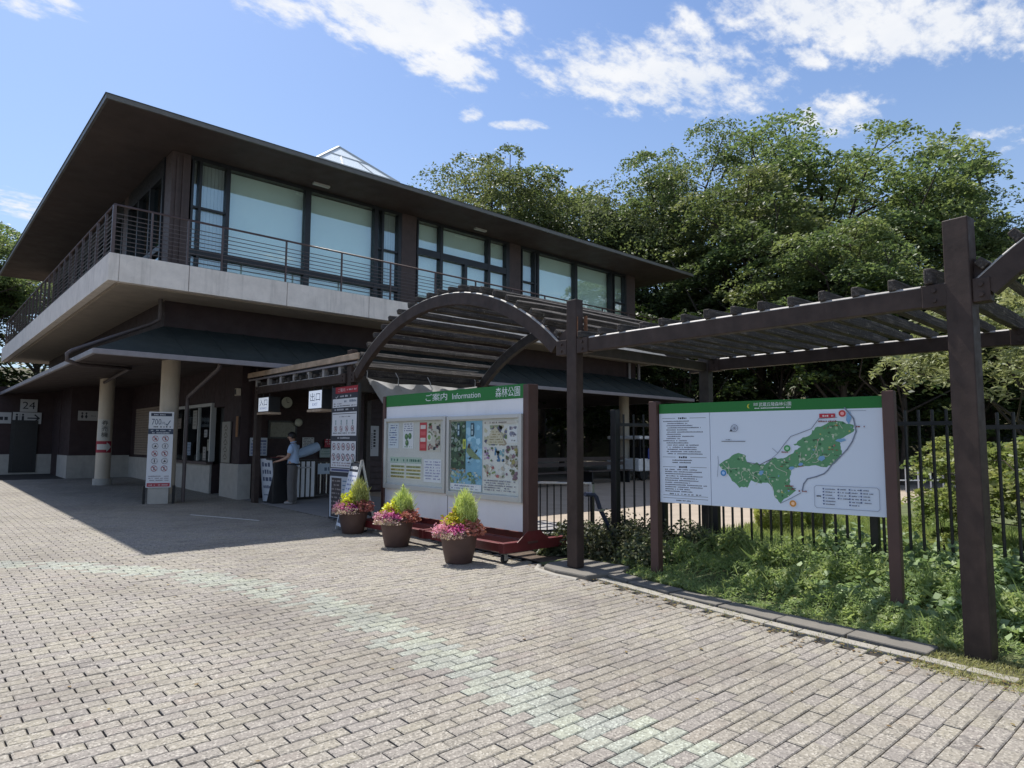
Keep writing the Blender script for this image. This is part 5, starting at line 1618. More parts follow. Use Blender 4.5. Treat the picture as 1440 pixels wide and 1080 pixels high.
# wall fan beside the small office window
T = thing('wall_fan', 'small round pale fan on the wall above the person', 'fan', (7.53, 16.4, 2.1))
part('guard', MB().lathe([(0.08, -0.05), (0.105, 0.0), (0.08, 0.05), (0.0, 0.06)], (0, 0, 0), 18), 'clock', T, world=False).rotation_euler = (R(90), 0, 0)
part('bracket', MB().box(7.51, 7.55, 16.4, 16.49, 2.06, 2.10), 'clock', T)


def build_gate():
    g = gz(15.5)
    # ticket desk with a white lettered board on its front
    T = thing('ticket_desk', 'black ticket desk with a white lettered board on its end', 'desk', (6.5, 15.25, g))
    part('desk_body', MB().box(6.32, 6.86, 14.98, 15.5, g, g + 0.98), 'black', T, bevel=0.01)
    part('desk_top', MB().box(6.24, 6.90, 14.92, 15.56, g + 0.982, g + 1.02), 'frame', T, bevel=0.006)
    s = Sheet(0.46, 0.98, (0.52, 0.54, 0.58), 0.012); rng = rs(71)
    for i, hh in enumerate((0.11, 0.10, 0.11, 0.07, 0.03)): s.up().scribble(rng, 0.07, 0.40, 0.80 - 0.165 * i, hh, (0.08, 0.10, 0.16), 1.0)
    s.build('lettered_board', T, (6.29, 15.46, g + 0.03), (0.18, -0.9, 0), (-0.10, 0, 1))
    part('red_mat', MB().box(6.4, 6.8, 15.0, 15.4, g + 1.021, g + 1.04), 'red_steel', T)
    # striped gate cabinet
    T = thing('gate_cabinet', 'white gate cabinet with dark upright stripes behind the person', 'ticket gate', (7.35, 15.5, g))
    part('cabinet_body', MB().box(7.08, 7.62, 15.52, 15.85, g + 0.05, g + 0.94), 'black', T, bevel=0.008)
    for i in range(4): part('white_strip', MB().box(7.105 + 0.128 * i, 7.19 + 0.128 * i, 15.508, 15.518, g + 0.07, g + 0.92), 'white_metal', T)
    part('reflector', MB().box(7.11, 7.48, 15.502, 15.507, g + 0.76, g + 0.79), 'cloth', T)
    part('cabinet_top', MB().box(7.05, 7.65, 15.49, 15.88, g + 0.942, g + 0.97), 'frame', T)
    # pale blue wrapped thing lying on the cabinets
    T = thing('vinyl_roll', 'pale blue vinyl bundle lying on the striped gate cabinet', 'vinyl bundle', (7.5, 15.6, g + 0.97))
    part('bundle', MB().tube([(7.16, 15.62, g + 1.06), (7.3, 15.62, g + 1.13), (7.5, 15.62, g + 1.21), (7.7, 15.62, g + 1.29)], [0.07, 0.115, 0.13, 0.11], 12), 'sheet_blue', T)
    # low black bars with a paper
    T = thing('gate_bars', 'low black barred gate with a pale paper, left of the tall panel', 'barrier', (7.95, 15.6, g))
    part('top_rail', MB().box(7.66, 8.7, 15.6, 15.64, g + 0.88, g + 0.92), 'fence', T)
    part('bottom_rail', MB().box(7.66, 8.7, 15.6, 15.64, g + 0.08, g + 0.12), 'fence', T)
    for i in range(13): part('bar', MB().box(7.69 + 0.08 * i, 7.715 + 0.08 * i, 15.605, 15.635, g + 0.12, g + 0.88), 'chrome' if i % 2 else 'fence', T)
    s = Sheet(0.36, 0.26, (0.42, 0.50, 0.58), 0.004); s.scribble(rng, 0.05, 0.3, 0.08, 0.1, (0.1, 0.14, 0.2)); put_sheet(T, 'paper', s, (7.70, 15.596, g + 0.60), 'y')


build_gate()


def build_a_frame():
    T = thing('folding_sign', 'folding sign board with a white printed face beside the farthest flower pot', 'folding sign', (5.75, 10.2, gz(10)), R(-12))
    w, h, dp = 0.50, 1.17, 0.26      # local: faces -x, y across
    g = 0
    ang = math.atan2(dp, h)
    def P(y, t, side): return Vector((-side * dp * (1 - t), y, h * t))
    for side, nm in ((1, 'front_leg'), (-1, 'back_leg')):
        for y in (-w / 2, w / 2): part(nm, MB().beam(P(y, 0, side), P(y, 1, side), 0.035, 0.03, (0, 1, 0)), 'alu', T, world=False)
    part('back_panel', MB().prism([P(-w / 2 + 0.02, 0.2, -1), P(w / 2 - 0.02, 0.2, -1), P(w / 2 - 0.02, 0.97, -1), P(-w / 2 + 0.02, 0.97, -1)], (0.008, 0, 0.002)), 'black', T, world=False)
    s = Sheet(w - 0.03, h - 0.10, (0.70, 0.72, 0.78), 0.01); rng = rs(77)
    s.up().rect(0, h - 0.245, w - 0.03, h - 0.10, (0.03, 0.035, 0.045)); s.up().scribble(rng, 0.04, 0.44, h - 0.205, 0.06, (0.68, 0.69, 0.7), 1.0)
    for i in range(7): s.up().scribble(rng, 0.04, 0.43 - 0.03 * (i % 3), h - 0.33 - 0.075 * i, 0.03, (0.16, 0.2, 0.4))
    s.up().rect(0.03, 0.05, w - 0.06, 0.36, (0.1, 0.11, 0.14))
    u = (P(0, 1, 1) - P(0, 0, 1)).normalized()
    o = P(w / 2 - 0.015, 0.06, 1)
    MWs = MW.pop(T.name)
    vs = []
    ob = s.build('printed_face', T, o + Vector((-0.02, 0, 0)), (0, -1, 0), u)
    MW[T.name] = MWs
    part('chain', MB().tube([P(-w / 2, 0.35, 1), Vector((0, -w / 2, h * 0.28)), P(-w / 2, 0.35, -1)], 0.006, 5), 'chrome', T, world=False)
    return T


build_a_frame()

# banner tied under the trellis
def build_banner():
    T = thing('cloth_banner', 'white cloth banner tied slack under the far end of the arched trellis', 'banner', (7.6, 11.1, 2.4))
    nx, nz = 34, 16
    top = lambda u: 2.80 - 0.09 * math.sin(PI * min(1, u * 1.0)) - 0.03 * math.sin(u * 9)
    v = []; f = []
    for j in range(nz + 1):
        t = j / nz
        for i in range(nx + 1):
            u = i / nx
            xl = 6.32 + 0.95 * t ** 1.1      # left edge pulled slack
            x = xl + (8.92 - xl) * u
            z = top(u) - t * (1.25 - 0.15 * u)
            y = 10.93 + 0.05 * math.sin(u * 17 + t * 5) * (0.4 + t) + 0.03 * math.sin(u * 31 - t * 3) - 0.10 * t * (1 - u)
            v.append((x, y, z))
    for j in range(nz):
        for i in range(nx):
            a = j * (nx + 1) + i; f.append((a, a + nx + 1, a + nx + 2, a + 1))
    mb = MB().add(v, f, True)
    part('cloth', mb, 'cloth', T)
    for (x, z) in ((6.32, 2.8), (7.0, 2.72), (7.75, 2.68), (8.9, 2.8)):
        part('rope', MB().tube([(x, 10.94, z - 0.02), (x + 0.02, 10.96, z + 0.1), (x - 0.03, 11.0, z + 0.22)], 0.008, 5).tube([(x, 10.94, z), (x + 0.06, 10.9, z - 0.14)], 0.007, 5), 'rope', T)
    return T


build_banner()

# price board standing against the near column
T = thing('price_board', 'upright white price and rules board standing against the near column', 'notice board', (4.4, 16.4, gz(16.4)))
g = gz(16.4); s = Sheet(0.50, 1.68, (0.70, 0.71, 0.74), 0.02); rng = rs(81); h0 = 1.68
s.up().rect(0.04, h0 - 0.10, 0.46, h0 - 0.03, (0.03, 0.04, 0.07)); s.up().scribble(rng, 0.1, 0.4, h0 - 0.08, 0.03, (0.5, 0.52, 0.56))
s.text('700', 0.06, h0 - 0.29, 0.13, (0.07, 0.10, 0.16), width=0.19); s.text('円', 0.26, h0 - 0.29, 0.06, (0.07, 0.10, 0.16)); s.line([(0.34, h0 - 0.27), (0.37, h0 - 0.30), (0.43, h0 - 0.2)], 0.02, (0.10, 0.14, 0.2)); s.scribble(rng, 0.05, 0.45, h0 - 0.35, 0.03, INK)
s.up().rect(0, h0 - 0.50, 0.5, h0 - 0.38, (0.05, 0.07, 0.11)); s.up().scribble(rng, 0.05, 0.45, h0 - 0.43, 0.03, (0.55, 0.57, 0.6)); s.scribble(rng, 0.08, 0.42, h0 - 0.485, 0.03, (0.55, 0.57, 0.6))
for j in range(5):
    for i in range(2): pictogram(s, rng, 0.15 + 0.2 * i, h0 - 0.60 - 0.165 * j, 0.066, j % 2 == 0)
for k in range(3): s.up().scribble(rng, 0.05, 0.45, 0.24 - 0.045 * k, 0.02, (0.25, 0.2, 0.24))
s.up().rect(0.02, 0.02, 0.48, 0.10, (0.40, 0.06, 0.08)); s.up().scribble(rng, 0.06, 0.44, 0.045, 0.025, (0.6, 0.5, 0.5))
s.build('board', T, (4.07, 16.47, g + 0.36), (0.92, -0.39, 0), (0, 0, 1))
part('board_stand', MB().prism([(4.12, 16.48, g), (4.5, 16.32, g), (4.54, 16.40, g), (4.16, 16.56, g)], (0, 0, 0.36)), 'dado', T)
part('board_leg', MB().beam((4.05, 16.50, g), (4.05, 16.50, g + 0.4), 0.05, 0.05).beam((4.60, 16.29, g), (4.60, 16.29, g + 0.4), 0.05, 0.05), 'black', T)

# plate on the second column: vertical lettering over a red band with a white arrow
T = thing('column_sign', 'white upright sign with black lettering above a red arrow band on the far column', 'sign', (4.5, 22.7, 1.7))
def wrap_sheet(s, cx, cy, r, a_mid, z0, parent, name):
    """bend a flat sheet round a column"""
    vs = []
    for p in s.v:
        a = a_mid + (p[0] - s.w / 2) / r; rr = r + p[2] + 0.006 + (0.016 if p[2] > 0.0006 else 0.0)
        vs.append((cx + rr * math.cos(a) - MW[parent.name].translation.x, cy + rr * math.sin(a) - MW[parent.name].translation.y, z0 + p[1] - MW[parent.name].translation.z))
    me = bpy.data.meshes.new(name); me.from_pydata(vs, [], s.f); me.update()
    ca = me.color_attributes.new('ink', 'FLOAT_COLOR', 'CORNER'); arr = []
    for p, c in zip(s.f, s.c): arr += [c[0], c[1], c[2], 1.0] * len(p)
    ca.data.foreach_set('color', arr); me.materials.append(M['print'])
    ob = bpy.data.objects.new(name, me); COL.objects.link(ob); ob.parent = parent
s = Sheet(0.36, 0.62, (0.48, 0.47, 0.43), 0.004); s.f = s.f[6:]; s.c = s.c[6:]
for i in range(6): s.rect(0.06 * i, 0, 0.06 * (i + 1), 0.62, (0.48, 0.47, 0.43))
s.up().text('券売機', 0.22, 0.44, 0.155, INK, vert=True)
wrap_sheet(s, 4.5, 22.95, 0.20, -PI / 2 - 0.42, 1.62, T, 'lettering_plate')
s = Sheet(0.50, 0.34, (0.34, 0.02, 0.04), 0.004); s.f = s.f[6:]; s.c = s.c[6:]
for i in range(8): s.rect(0.0625 * i, 0, 0.0625 * (i + 1), 0.34, (0.30, 0.02, 0.04))
s.up()
for i in range(5): s.rect(0.09 + 0.05 * i, 0.09, 0.14 + 0.05 * i, 0.25, (0.55, 0.54, 0.52))
s.poly([(0.34, 0.03), (0.41, 0.10), (0.46, 0.17), (0.41, 0.24), (0.34, 0.31)], (0.55, 0.54, 0.52))
wrap_sheet(s, 4.5, 22.95, 0.20, -PI / 2 - 0.35, 1.26, T, 'arrow_band')

# signs on the far walls
T = thing('platform_number_sign', 'small white square sign with the number 24 on the far left wall', 'sign', (3.5, 30.1, 2.9))
s = Sheet(0.52, 0.46, (0.42, 0.42, 0.42), 0.02); s.text('24', 0.26, 0.11, 0.26, INK, width=0.38, align='c'); put_sheet(T, 'plate', s, (3.18, 30.19, 2.66), 'y')
T = thing('toilet_arrow_sign', 'white toilet sign with a right arrow under the small 24 sign', 'sign', (3.5, 30.1, 2.4))
s = Sheet(0.86, 0.42, (0.42, 0.42, 0.42), 0.02)
for k in (0.12, 0.30): s.circ(k, 0.33, 0.035, INK, 10); s.rect(k - 0.035, 0.06, k + 0.035, 0.28, INK)
s.rect(0.205, 0.05, 0.215, 0.37, INK); s.line([(0.45, 0.21), (0.76, 0.21)], 0.045, INK); s.line([(0.66, 0.33), (0.79, 0.21), (0.66, 0.09)], 0.045, INK)
put_sheet(T, 'plate', s, (2.98, 30.19, 2.22), 'y')
T = thing('ticket_wall_sign', 'white sign with small black lettering left of the toilet arrow sign', 'sign', (2.4, 30.1, 2.4))
s = Sheet(1.0, 0.40, (0.40, 0.40, 0.40), 0.02); s.scribble(rng, 0.1, 0.9, 0.12, 0.13, INK, 1.0); put_sheet(T, 'plate', s, (1.94, 30.19, 2.22), 'y')
T = thing('restroom_sign', 'white restroom sign on the recessed wall left of the lettered column', 'sign', (4.7, 26.8, 2.4))
s = Sheet(0.62, 0.33, (0.34, 0.33, 0.32), 0.02)
for k in (0.12, 0.24): s.circ(k, 0.25, 0.03, INK, 10); s.poly([(k, 0.23), (k + 0.04, 0.13), (k, 0.06), (k - 0.04, 0.13)], INK)
s.scribble(rng, 0.33, 0.58, 0.14, 0.05, (0.2, 0.2, 0.2)); put_sheet(T, 'plate', s, (4.44, 26.83, 2.30), 'y')

# upright board beside the doorway, and things behind the ticket window
T = thing('office_nameboard', 'tall pale wooden nameboard beside the dark office doorway', 'sign', (6.05, 17.3, 1.1))
s = Sheet(0.56, 1.02, (0.30, 0.28, 0.24), 0.03)
for i in range(5): s.up().line([(0.16, 0.86 - 0.18 * i), (0.28, 0.94 - 0.18 * i), (0.40, 0.84 - 0.18 * i)], 0.03, (0.12, 0.10, 0.08)); s.rect(0.2, 0.80 - 0.18 * i, 0.36, 0.83 - 0.18 * i, (0.12, 0.10, 0.08))
put_sheet(T, 'board', s, (6.045, 17.60, 1.08), 'x')
rng = rs(83)
for i, (y, z, w, h, col, nm, lab) in enumerate(((19.9, 1.95, 0.34, 0.52, (0.30, 0.29, 0.26), 'window_notice', 'pale notice hanging high inside the ticket window'),
                                           (18.95, 1.72, 0.24, 0.20, (0.28, 0.28, 0.28), 'window_notice', 'small square notice low in the ticket window'),
                                           (20.1, 1.22, 0.28, 0.36, (0.22, 0.28, 0.36), 'counter_card', 'blue card standing on the ticket counter'),
                                           (19.0, 1.10, 0.24, 0.36, (0.30, 0.28, 0.26), 'counter_card', 'grey leaflet holder at the right end of the ticket counter'),
                                           (20.75, 1.10, 0.16, 0.92, (0.20, 0.16, 0.13), 'window_post_card', 'brown upright card strip inside the ticket window'),
                                           (21.35, 1.98, 0.42, 0.30, (0.24, 0.20, 0.17), 'window_notice', 'brownish notice at the far upper corner of the ticket window'),
                                           (18.72, 1.36, 0.14, 0.30, (0.26, 0.26, 0.22), 'window_notice', 'narrow striped notice at the near edge of the ticket window'))):
    s = Sheet(w, h, col, 0.01)
    for k in range(int(h / 0.09)): s.up().scribble(rng, w * 0.12, w * 0.85, h - 0.08 - 0.085 * k, 0.03, tuple(c * 0.3 for c in col))
    T = thing(nm, lab, 'notice', (6.0, y, z)); put_sheet(T, 'card', s, (6.085 if i != 2 else 6.02, y + w / 2, z), 'x')
T = thing('wall_speaker', 'small white box high on the wall above the office nameboard', 'speaker', (6.0, 16.5, 2.7))
part('casing', MB().box(5.98, 6.09, 16.52, 16.66, 2.72, 2.9), 'cream', T, bevel=0.012)
part('grille', MB().box(5.97, 5.979, 16.545, 16.635, 2.745, 2.875), 'frame', T)
T = thing('window_lantern', 'orange cloth strip hanging beside the office nameboard', 'hanging strip', (6.05, 16.6, 1.9))
part('cloth_strip', MB().box(6.03, 6.05, 16.52, 16.62, 1.72, 2.22), simple('orange cloth', (0.26, 0.13, 0.06), 0.8), T)


# =================================================================== PERSON
def skin_mesh(name, joints, edges, mat, parent, sub=2, root=0, smooth=True):
    me = bpy.data.meshes.new(name)
    me.from_pydata([j[0] for j in joints], edges, []); me.update()
    o = bpy.data.objects.new(name, me); COL.objects.link(o)
    md = o.modifiers.new('skin', 'SKIN'); md.use_smooth_shade = True; md.branch_smoothing = 0.6
    for i, j in enumerate(joints):
        r = j[1]; me.skin_vertices[0].data[i].radius = (r, r) if isinstance(r, (int, float)) else r
    me.skin_vertices[0].data[root].use_root = True
    s = o.modifiers.new('sub', 'SUBSURF'); s.levels = sub; s.render_levels = sub
    dg = bpy.context.evaluated_depsgraph_get(); dg.update()
    m2 = bpy.data.meshes.new_from_object(o.evaluated_get(dg))
    bpy.data.objects.remove(o)
    m2.materials.clear(); m2.materials.append(M[mat])
    m2.polygons.foreach_set('use_smooth', [True] * len(m2.polygons))
    ob = bpy.data.objects.new(name, m2); COL.objects.link(ob); ob.parent = parent
    return ob


def build_person():
    P0 = thing('person', 'person in a pale blue short sleeved shirt and grey trousers reaching over the ticket desk', 'person', (6.66, 14.72, gz(14.7)), math.atan2(0.67, -0.74))
    # local frame: facing +x, y to the person's left
    J = []; E = []
    def add(p, r, prev=None):
        J.append((p, r)); i = len(J) - 1
        if prev is not None: E.append((prev, i))
        return i
    pel = add((0, 0, 0.90), 0.125); wai = add((0.0, 0, 1.04), 0.115, pel); che = add((-0.005, 0, 1.22), 0.13, wai); nk = add((0.005, 0, 1.36), 0.06, che)
    n2 = add((0.03, 0, 1.42), 0.05, nk); hd = add((0.055, 0, 1.50), 0.085, n2); tp = add((0.05, 0, 1.575), 0.078, hd)
    for s in (1, -1):
        hp = add((0, s * 0.085, 0.84), 0.088, pel); kn = add((0.015, s * 0.10, 0.46), 0.055, hp); an = add((-0.02, s * 0.11, 0.09), 0.036, kn); tt = add((0.11, s * 0.125, 0.035), 0.032, an)
        sh = add((-0.01, s * 0.165, 1.30), 0.056, che)
        el = add((0.04, s * 0.215, 1.03), 0.041, sh) if s < 0 else add((0.06, s * 0.20, 1.05), 0.041, sh)
        wr = add((0.27, s * 0.13, 1.07 if s < 0 else 0.98), 0.026, el)
        pm = add((0.34, s * 0.115, 1.075 if s < 0 else 0.955), 0.033, wr)
        for k in range(4):
            a = add((0.385, s * (0.09 + 0.017 * k), (1.075 if s < 0 else 0.95) + 0.003 * k), 0.0095, pm); add((0.425 - 0.005 * abs(k - 1.5), s * (0.088 + 0.018 * k), 1.06 if s < 0 else 0.925), 0.008, a)
        a = add((0.345, s * 0.075, 1.085 if s < 0 else 0.965), 0.011, pm); add((0.385, s * 0.06, 1.08 if s < 0 else 0.95), 0.0095, a)
    body = skin_mesh('body', J, E, 'skin', P0)
    # face
    skin_mesh('nose', [((0.128, 0, 1.515), 0.012), ((0.15, 0, 1.49), 0.014)], [(0, 1)], 'skin', P0, 1)
    for s in (1, -1):
        part('ear', MB().ball((0.045, s * 0.082, 1.50), 0.026, 8, 6, (0.6, 0.4, 1.0)), 'skin', P0, world=False)
        part('eye', MB().ball((0.118, s * 0.034, 1.525), 0.012, 8, 6), 'hair', P0, world=False)
    part('mouth', MB().box(0.125, 0.136, -0.022, 0.022, 1.455, 1.461), 'red_steel', P0, world=False)
    # hair cap
    v = []; f = []; n, m = 20, 9
    for i in range(m + 1):
        th = (PI * 0.60) * i / m
        for k in range(n):
            a = 2 * PI * k / n
            front = max(0, math.cos(a))
            t = th * (1 - 0.34 * front) * (1.12 if front == 0 else 1.0)
            r = 0.102 + 0.004 * math.sin(7 * a)
            v.append((0.045 + r * math.sin(t) * math.cos(a) * 1.02, r * 0.92 * math.sin(t) * math.sin(a), 1.535 + r * math.cos(t) * 0.98))
    for i in range(m):
        for k in range(n):
            a = i * n + k; b = i * n + (k + 1) % n; f.append((a, a + n, b + n, b))
    part('hair', MB().add(v, f, True), 'hair', P0, world=False)
    # shirt and trousers follow the body
    sj = [((0, 0, 0.78), 0.165), ((0.0, 0, 1.02), 0.152), ((-0.005, 0, 1.22), 0.165), ((0.0, 0, 1.42), 0.085), ((-0.01, 0.165, 1.30), 0.078), ((0.035, 0.19, 1.13), 0.066), ((-0.01, -0.165, 1.30), 0.078), ((0.02, -0.205, 1.13), 0.066)]
    skin_mesh('shirt', sj, [(0, 1), (1, 2), (2, 3), (2, 4), (4, 5), (2, 6), (6, 7)], 'shirt', P0)
    part('collar', MB().tube([(0.055, 0.045, 1.385), (0.0, 0.065, 1.40), (-0.045, 0.0, 1.41), (0.0, -0.065, 1.40), (0.055, -0.045, 1.385)], 0.016, 6), 'shirt', P0, world=False)
    tj = [((0, 0, 0.88), 0.155), ((0, 0, 1.02), 0.14)]; te = [(0, 1)]
    for s in (1, -1):
        b = len(tj); tj += [((0, s * 0.085, 0.80), 0.108), ((0.015, s * 0.10, 0.46), 0.083), ((-0.015, s * 0.11, 0.02), 0.075)]; te += [(0, b), (b, b + 1), (b + 1, b + 2)]
    skin_mesh('trousers', tj, te, 'trousers', P0)
    part('belt', MB().tube([(0.150 * math.cos(k * PI / 8), 0.15 * math.sin(k * PI / 8), 0.90) for k in range(17)], 0.016, 6), 'black', P0, world=False)
    for s in (1, -1): skin_mesh('shoe', [((-0.06, s * 0.11, 0.045), 0.045), ((0.04, s * 0.118, 0.045), 0.046), ((0.14, s * 0.13, 0.034), 0.036)], [(0, 1), (1, 2)], 'shoe', P0, 2)
    return P0


build_person()

# =================================================================== VEGETATION
def tree_arrays(seed, h, cr, cb, nl, nclump, per, L, W, flat=0.5, squash=0.85, spiky=0.15, conifer=False):
    """trunk and limbs as one mesh builder, and leaf quads"""
    rng = rs(seed)
    tr = MB()
    lean = rng.normal(0, 0.03, 2)
    n = 9
    tz = np.linspace(0, h * (0.97 if conifer else 0.78), n)
    tp = [(lean[0] * z + 0.15 * math.sin(z * 0.6 + seed), lean[1] * z + 0.15 * math.cos(z * 0.5 + seed), z) for z in tz]
    r0 = h * 0.017
    tr.tube(tp, [r0 * (1.25 if i == 0 else 1 - 0.82 * i / (n - 1)) for i in range(n)], 9)
    cz = (h + cb) / 2; rz = (h - cb) / 2
    centers = []
    for i in range(nl):
        t = rng.uniform(0.30, 0.98)
        k = min(n - 2, int(t * (n - 1))); p = Vector(tp[k]).lerp(Vector(tp[k + 1]), t * (n - 1) - k)
        a = rng.uniform(0, 2 * PI) + i * 2.4
        if conifer:
            z = cb + (h - cb) * rng.uniform(0.02, 0.97)
            rr = cr * (1.05 - (z - cb) / (h - cb)) * rng.uniform(0.75, 1.1)
            kk = min(n - 2, int(z / tz[-1] * (n - 1))); p = Vector(tp[kk]).lerp(Vector(tp[kk + 1]), min(1, z / tz[-1] * (n - 1) - kk))
            e = p + Vector((math.cos(a) * rr, math.sin(a) * rr, rr * rng.uniform(-0.12, 0.28)))
        else:
            el = rng.uniform(-0.15, 1.0)
            e = Vector((math.cos(a) * cr * math.sqrt(max(0, 1 - (el * 0.9) ** 2)), math.sin(a) * cr * math.sqrt(max(0, 1 - (el * 0.9) ** 2)), cz + el * rz * 0.95)) * 1.0
            e = Vector(tp[-1]) * 0 + e * rng.uniform(0.72, 1.0) if False else Vector((e.x * rng.uniform(0.7, 1.0), e.y * rng.uniform(0.7, 1.0), e.z))
        mid = p.lerp(e, 0.5) + Vector((rng.normal(0, 0.3), rng.normal(0, 0.3), rng.normal(0.15, 0.3))) * (0.3 if conifer else 1)
        lr = r0 * (0.16 if conifer else 0.34) * rng.uniform(0.7, 1.2)
        tr.tube([p, mid, e], [lr, lr * 0.65, lr * 0.25], 6, False)
        centers += [e, mid.lerp(e, 0.55)]
        for j in range(3):
            q = mid.lerp(e, rng.uniform(0.1, 0.8)); d = Vector(rng.normal(0, 1, 3)); d.z = abs(d.z) * 0.6 - 0.1; d.normalize()
            q2 = q + d * cr * (0.16 if conifer else 0.30) * rng.uniform(0.6, 1.2)
            tr.tube([q, q2], [lr * 0.4, lr * 0.12], 5, False); centers.append(q2)
    centers = np.array([tuple(c) for c in centers])
    # extra clumps over the crown shell so the outline is full but ragged
    m = max(0, nclump - len(centers))
    if m and not conifer:
        d = rng.normal(0, 1, (m, 3)); d /= np.linalg.norm(d, axis=1)[:, None]
        lob = 1 + 0.16 * np.sin(d[:, 0] * 5 + seed) * np.cos(d[:, 1] * 4 + seed) + 0.12 * np.sin(d[:, 2] * 7 + seed)
        q = rng.uniform(0.45, 1.0, (m, 1)) ** 0.6
        ex = d * q * lob[:, None] * np.array([cr, cr, rz]) + np.array([0, 0, cz])
        centers = np.concatenate([centers, ex])
    Vs = []; rn = []; ck = []
    for c in centers:
        s = cr * rng.uniform(0.13, 0.28) * (0.62 if conifer else 1)
        k = int(per * rng.uniform(0.6, 1.4))
        # a bough: leaves lie over a flattened, tilted dome with a hollow, shaded underside
        ph = rng.uniform(0, 2 * PI, k); r = np.sqrt(rng.uniform(0, 1, k)) * (1 + 0.25 * np.sin(3 * ph + c[0] * 5))
        st = rng.uniform(0.7, 1.3); al = rng.uniform(0, PI)
        gx = r * np.cos(ph) * st; gy = r * np.sin(ph) / st
        qx = gx * math.cos(al) - gy * math.sin(al); qy = gx * math.sin(al) + gy * math.cos(al)
        o = c[:2] / (np.linalg.norm(c[:2]) + 1e-6)
        zz = squash * 0.55 * (1 - r ** 2) - 0.28 * (qx * o[0] + qy * o[1]) + rng.normal(0, 0.105, k)
        C = c + np.stack([qx * s, qy * s, zz * s], 1)
        Vs.append(leaf_quads(rng, C, L, W, flat, 0.3)); rn.append(rng.uniform(0, 1, k)); ck.append(np.full(k, rng.uniform(0, 1)))
        if rng.random() < spiky:        # a twig that sticks out
            d = Vector(rng.normal(0, 1, 3)); d.z = abs(d.z) + 0.4; d.normalize()
            t = np.linspace(0.2, 1, 60)[:, None]
            C = c + t * np.array(tuple(d)) * s * 1.3 + rng.normal(0, s * 0.16, (60, 3)) * (1.2 - t)
            Vs.append(leaf_quads(rng, C, L, W, flat * 0.7)); rn.append(rng.uniform(0, 1, 60)); ck.append(np.full(60, rng.uniform(0, 1)))
    return tr, np.concatenate(Vs), np.concatenate(rn), np.concatenate(ck)


TREE_SEEN = {}


def proto_tree(key, mat, **kw):
    tr, V, rn, ck = tree_arrays(**kw)
    me_t = tr.mesh('trunk'); me_t.materials.append(M['tree_bark'])
    TREE_SEEN[key] = (me_t, quads_mesh('crown', V, rn, ck, mat))


proto_tree('broad_a', 'leaf_a', seed=101, h=17.5, cr=6.2, cb=3.6, nl=30, nclump=185, per=270, L=0.20, W=0.10)
proto_tree('broad_b', 'leaf_b', seed=202, h=17.0, cr=5.2, cb=4.0, nl=28, nclump=165, per=270, L=0.19, W=0.085, flat=0.4)
proto_tree('broad_c', 'leaf_a', seed=303, h=14.0, cr=4.8, cb=3.0, nl=26, nclump=140, per=260, L=0.20, W=0.095, spiky=0.3)
proto_tree('conifer', 'leaf_c', seed=404, h=19.0, cr=3.6, cb=2.2, nl=70, nclump=0, per=70, L=0.24, W=0.07, flat=0.3, spiky=0.35, conifer=True)
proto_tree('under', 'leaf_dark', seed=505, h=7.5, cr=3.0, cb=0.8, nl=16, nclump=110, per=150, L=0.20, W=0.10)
proto_tree('maple', 'leaf_pale', seed=606, h=5.2, cr=2.3, cb=1.9, nl=16, nclump=70, per=160, L=0.16, W=0.045, flat=0.35)
proto_tree('bush', 'leaf_bright', seed=707, h=1.55, cr=0.85, cb=0.05, nl=12, nclump=60, per=90, L=0.085, W=0.04, flat=0.4)


def plant(key, x, y, s, rot, label, name='broadleaf_tree', cat='tree', group=None, sx=1.0, z=None):
    T = thing(name, label, cat, (x, y, gz(y) if z is None else z), 0, group)
    T.rotation_euler = (0, 0, rot)
    T.scale = (s * sx, s * sx, s)
    me_t, me_c = TREE_SEEN[key]
    for nm, me in (('trunk', me_t), ('crown', me_c)):
        o = bpy.data.objects.new(nm, me); COL.objects.link(o); o.parent = T
    return T


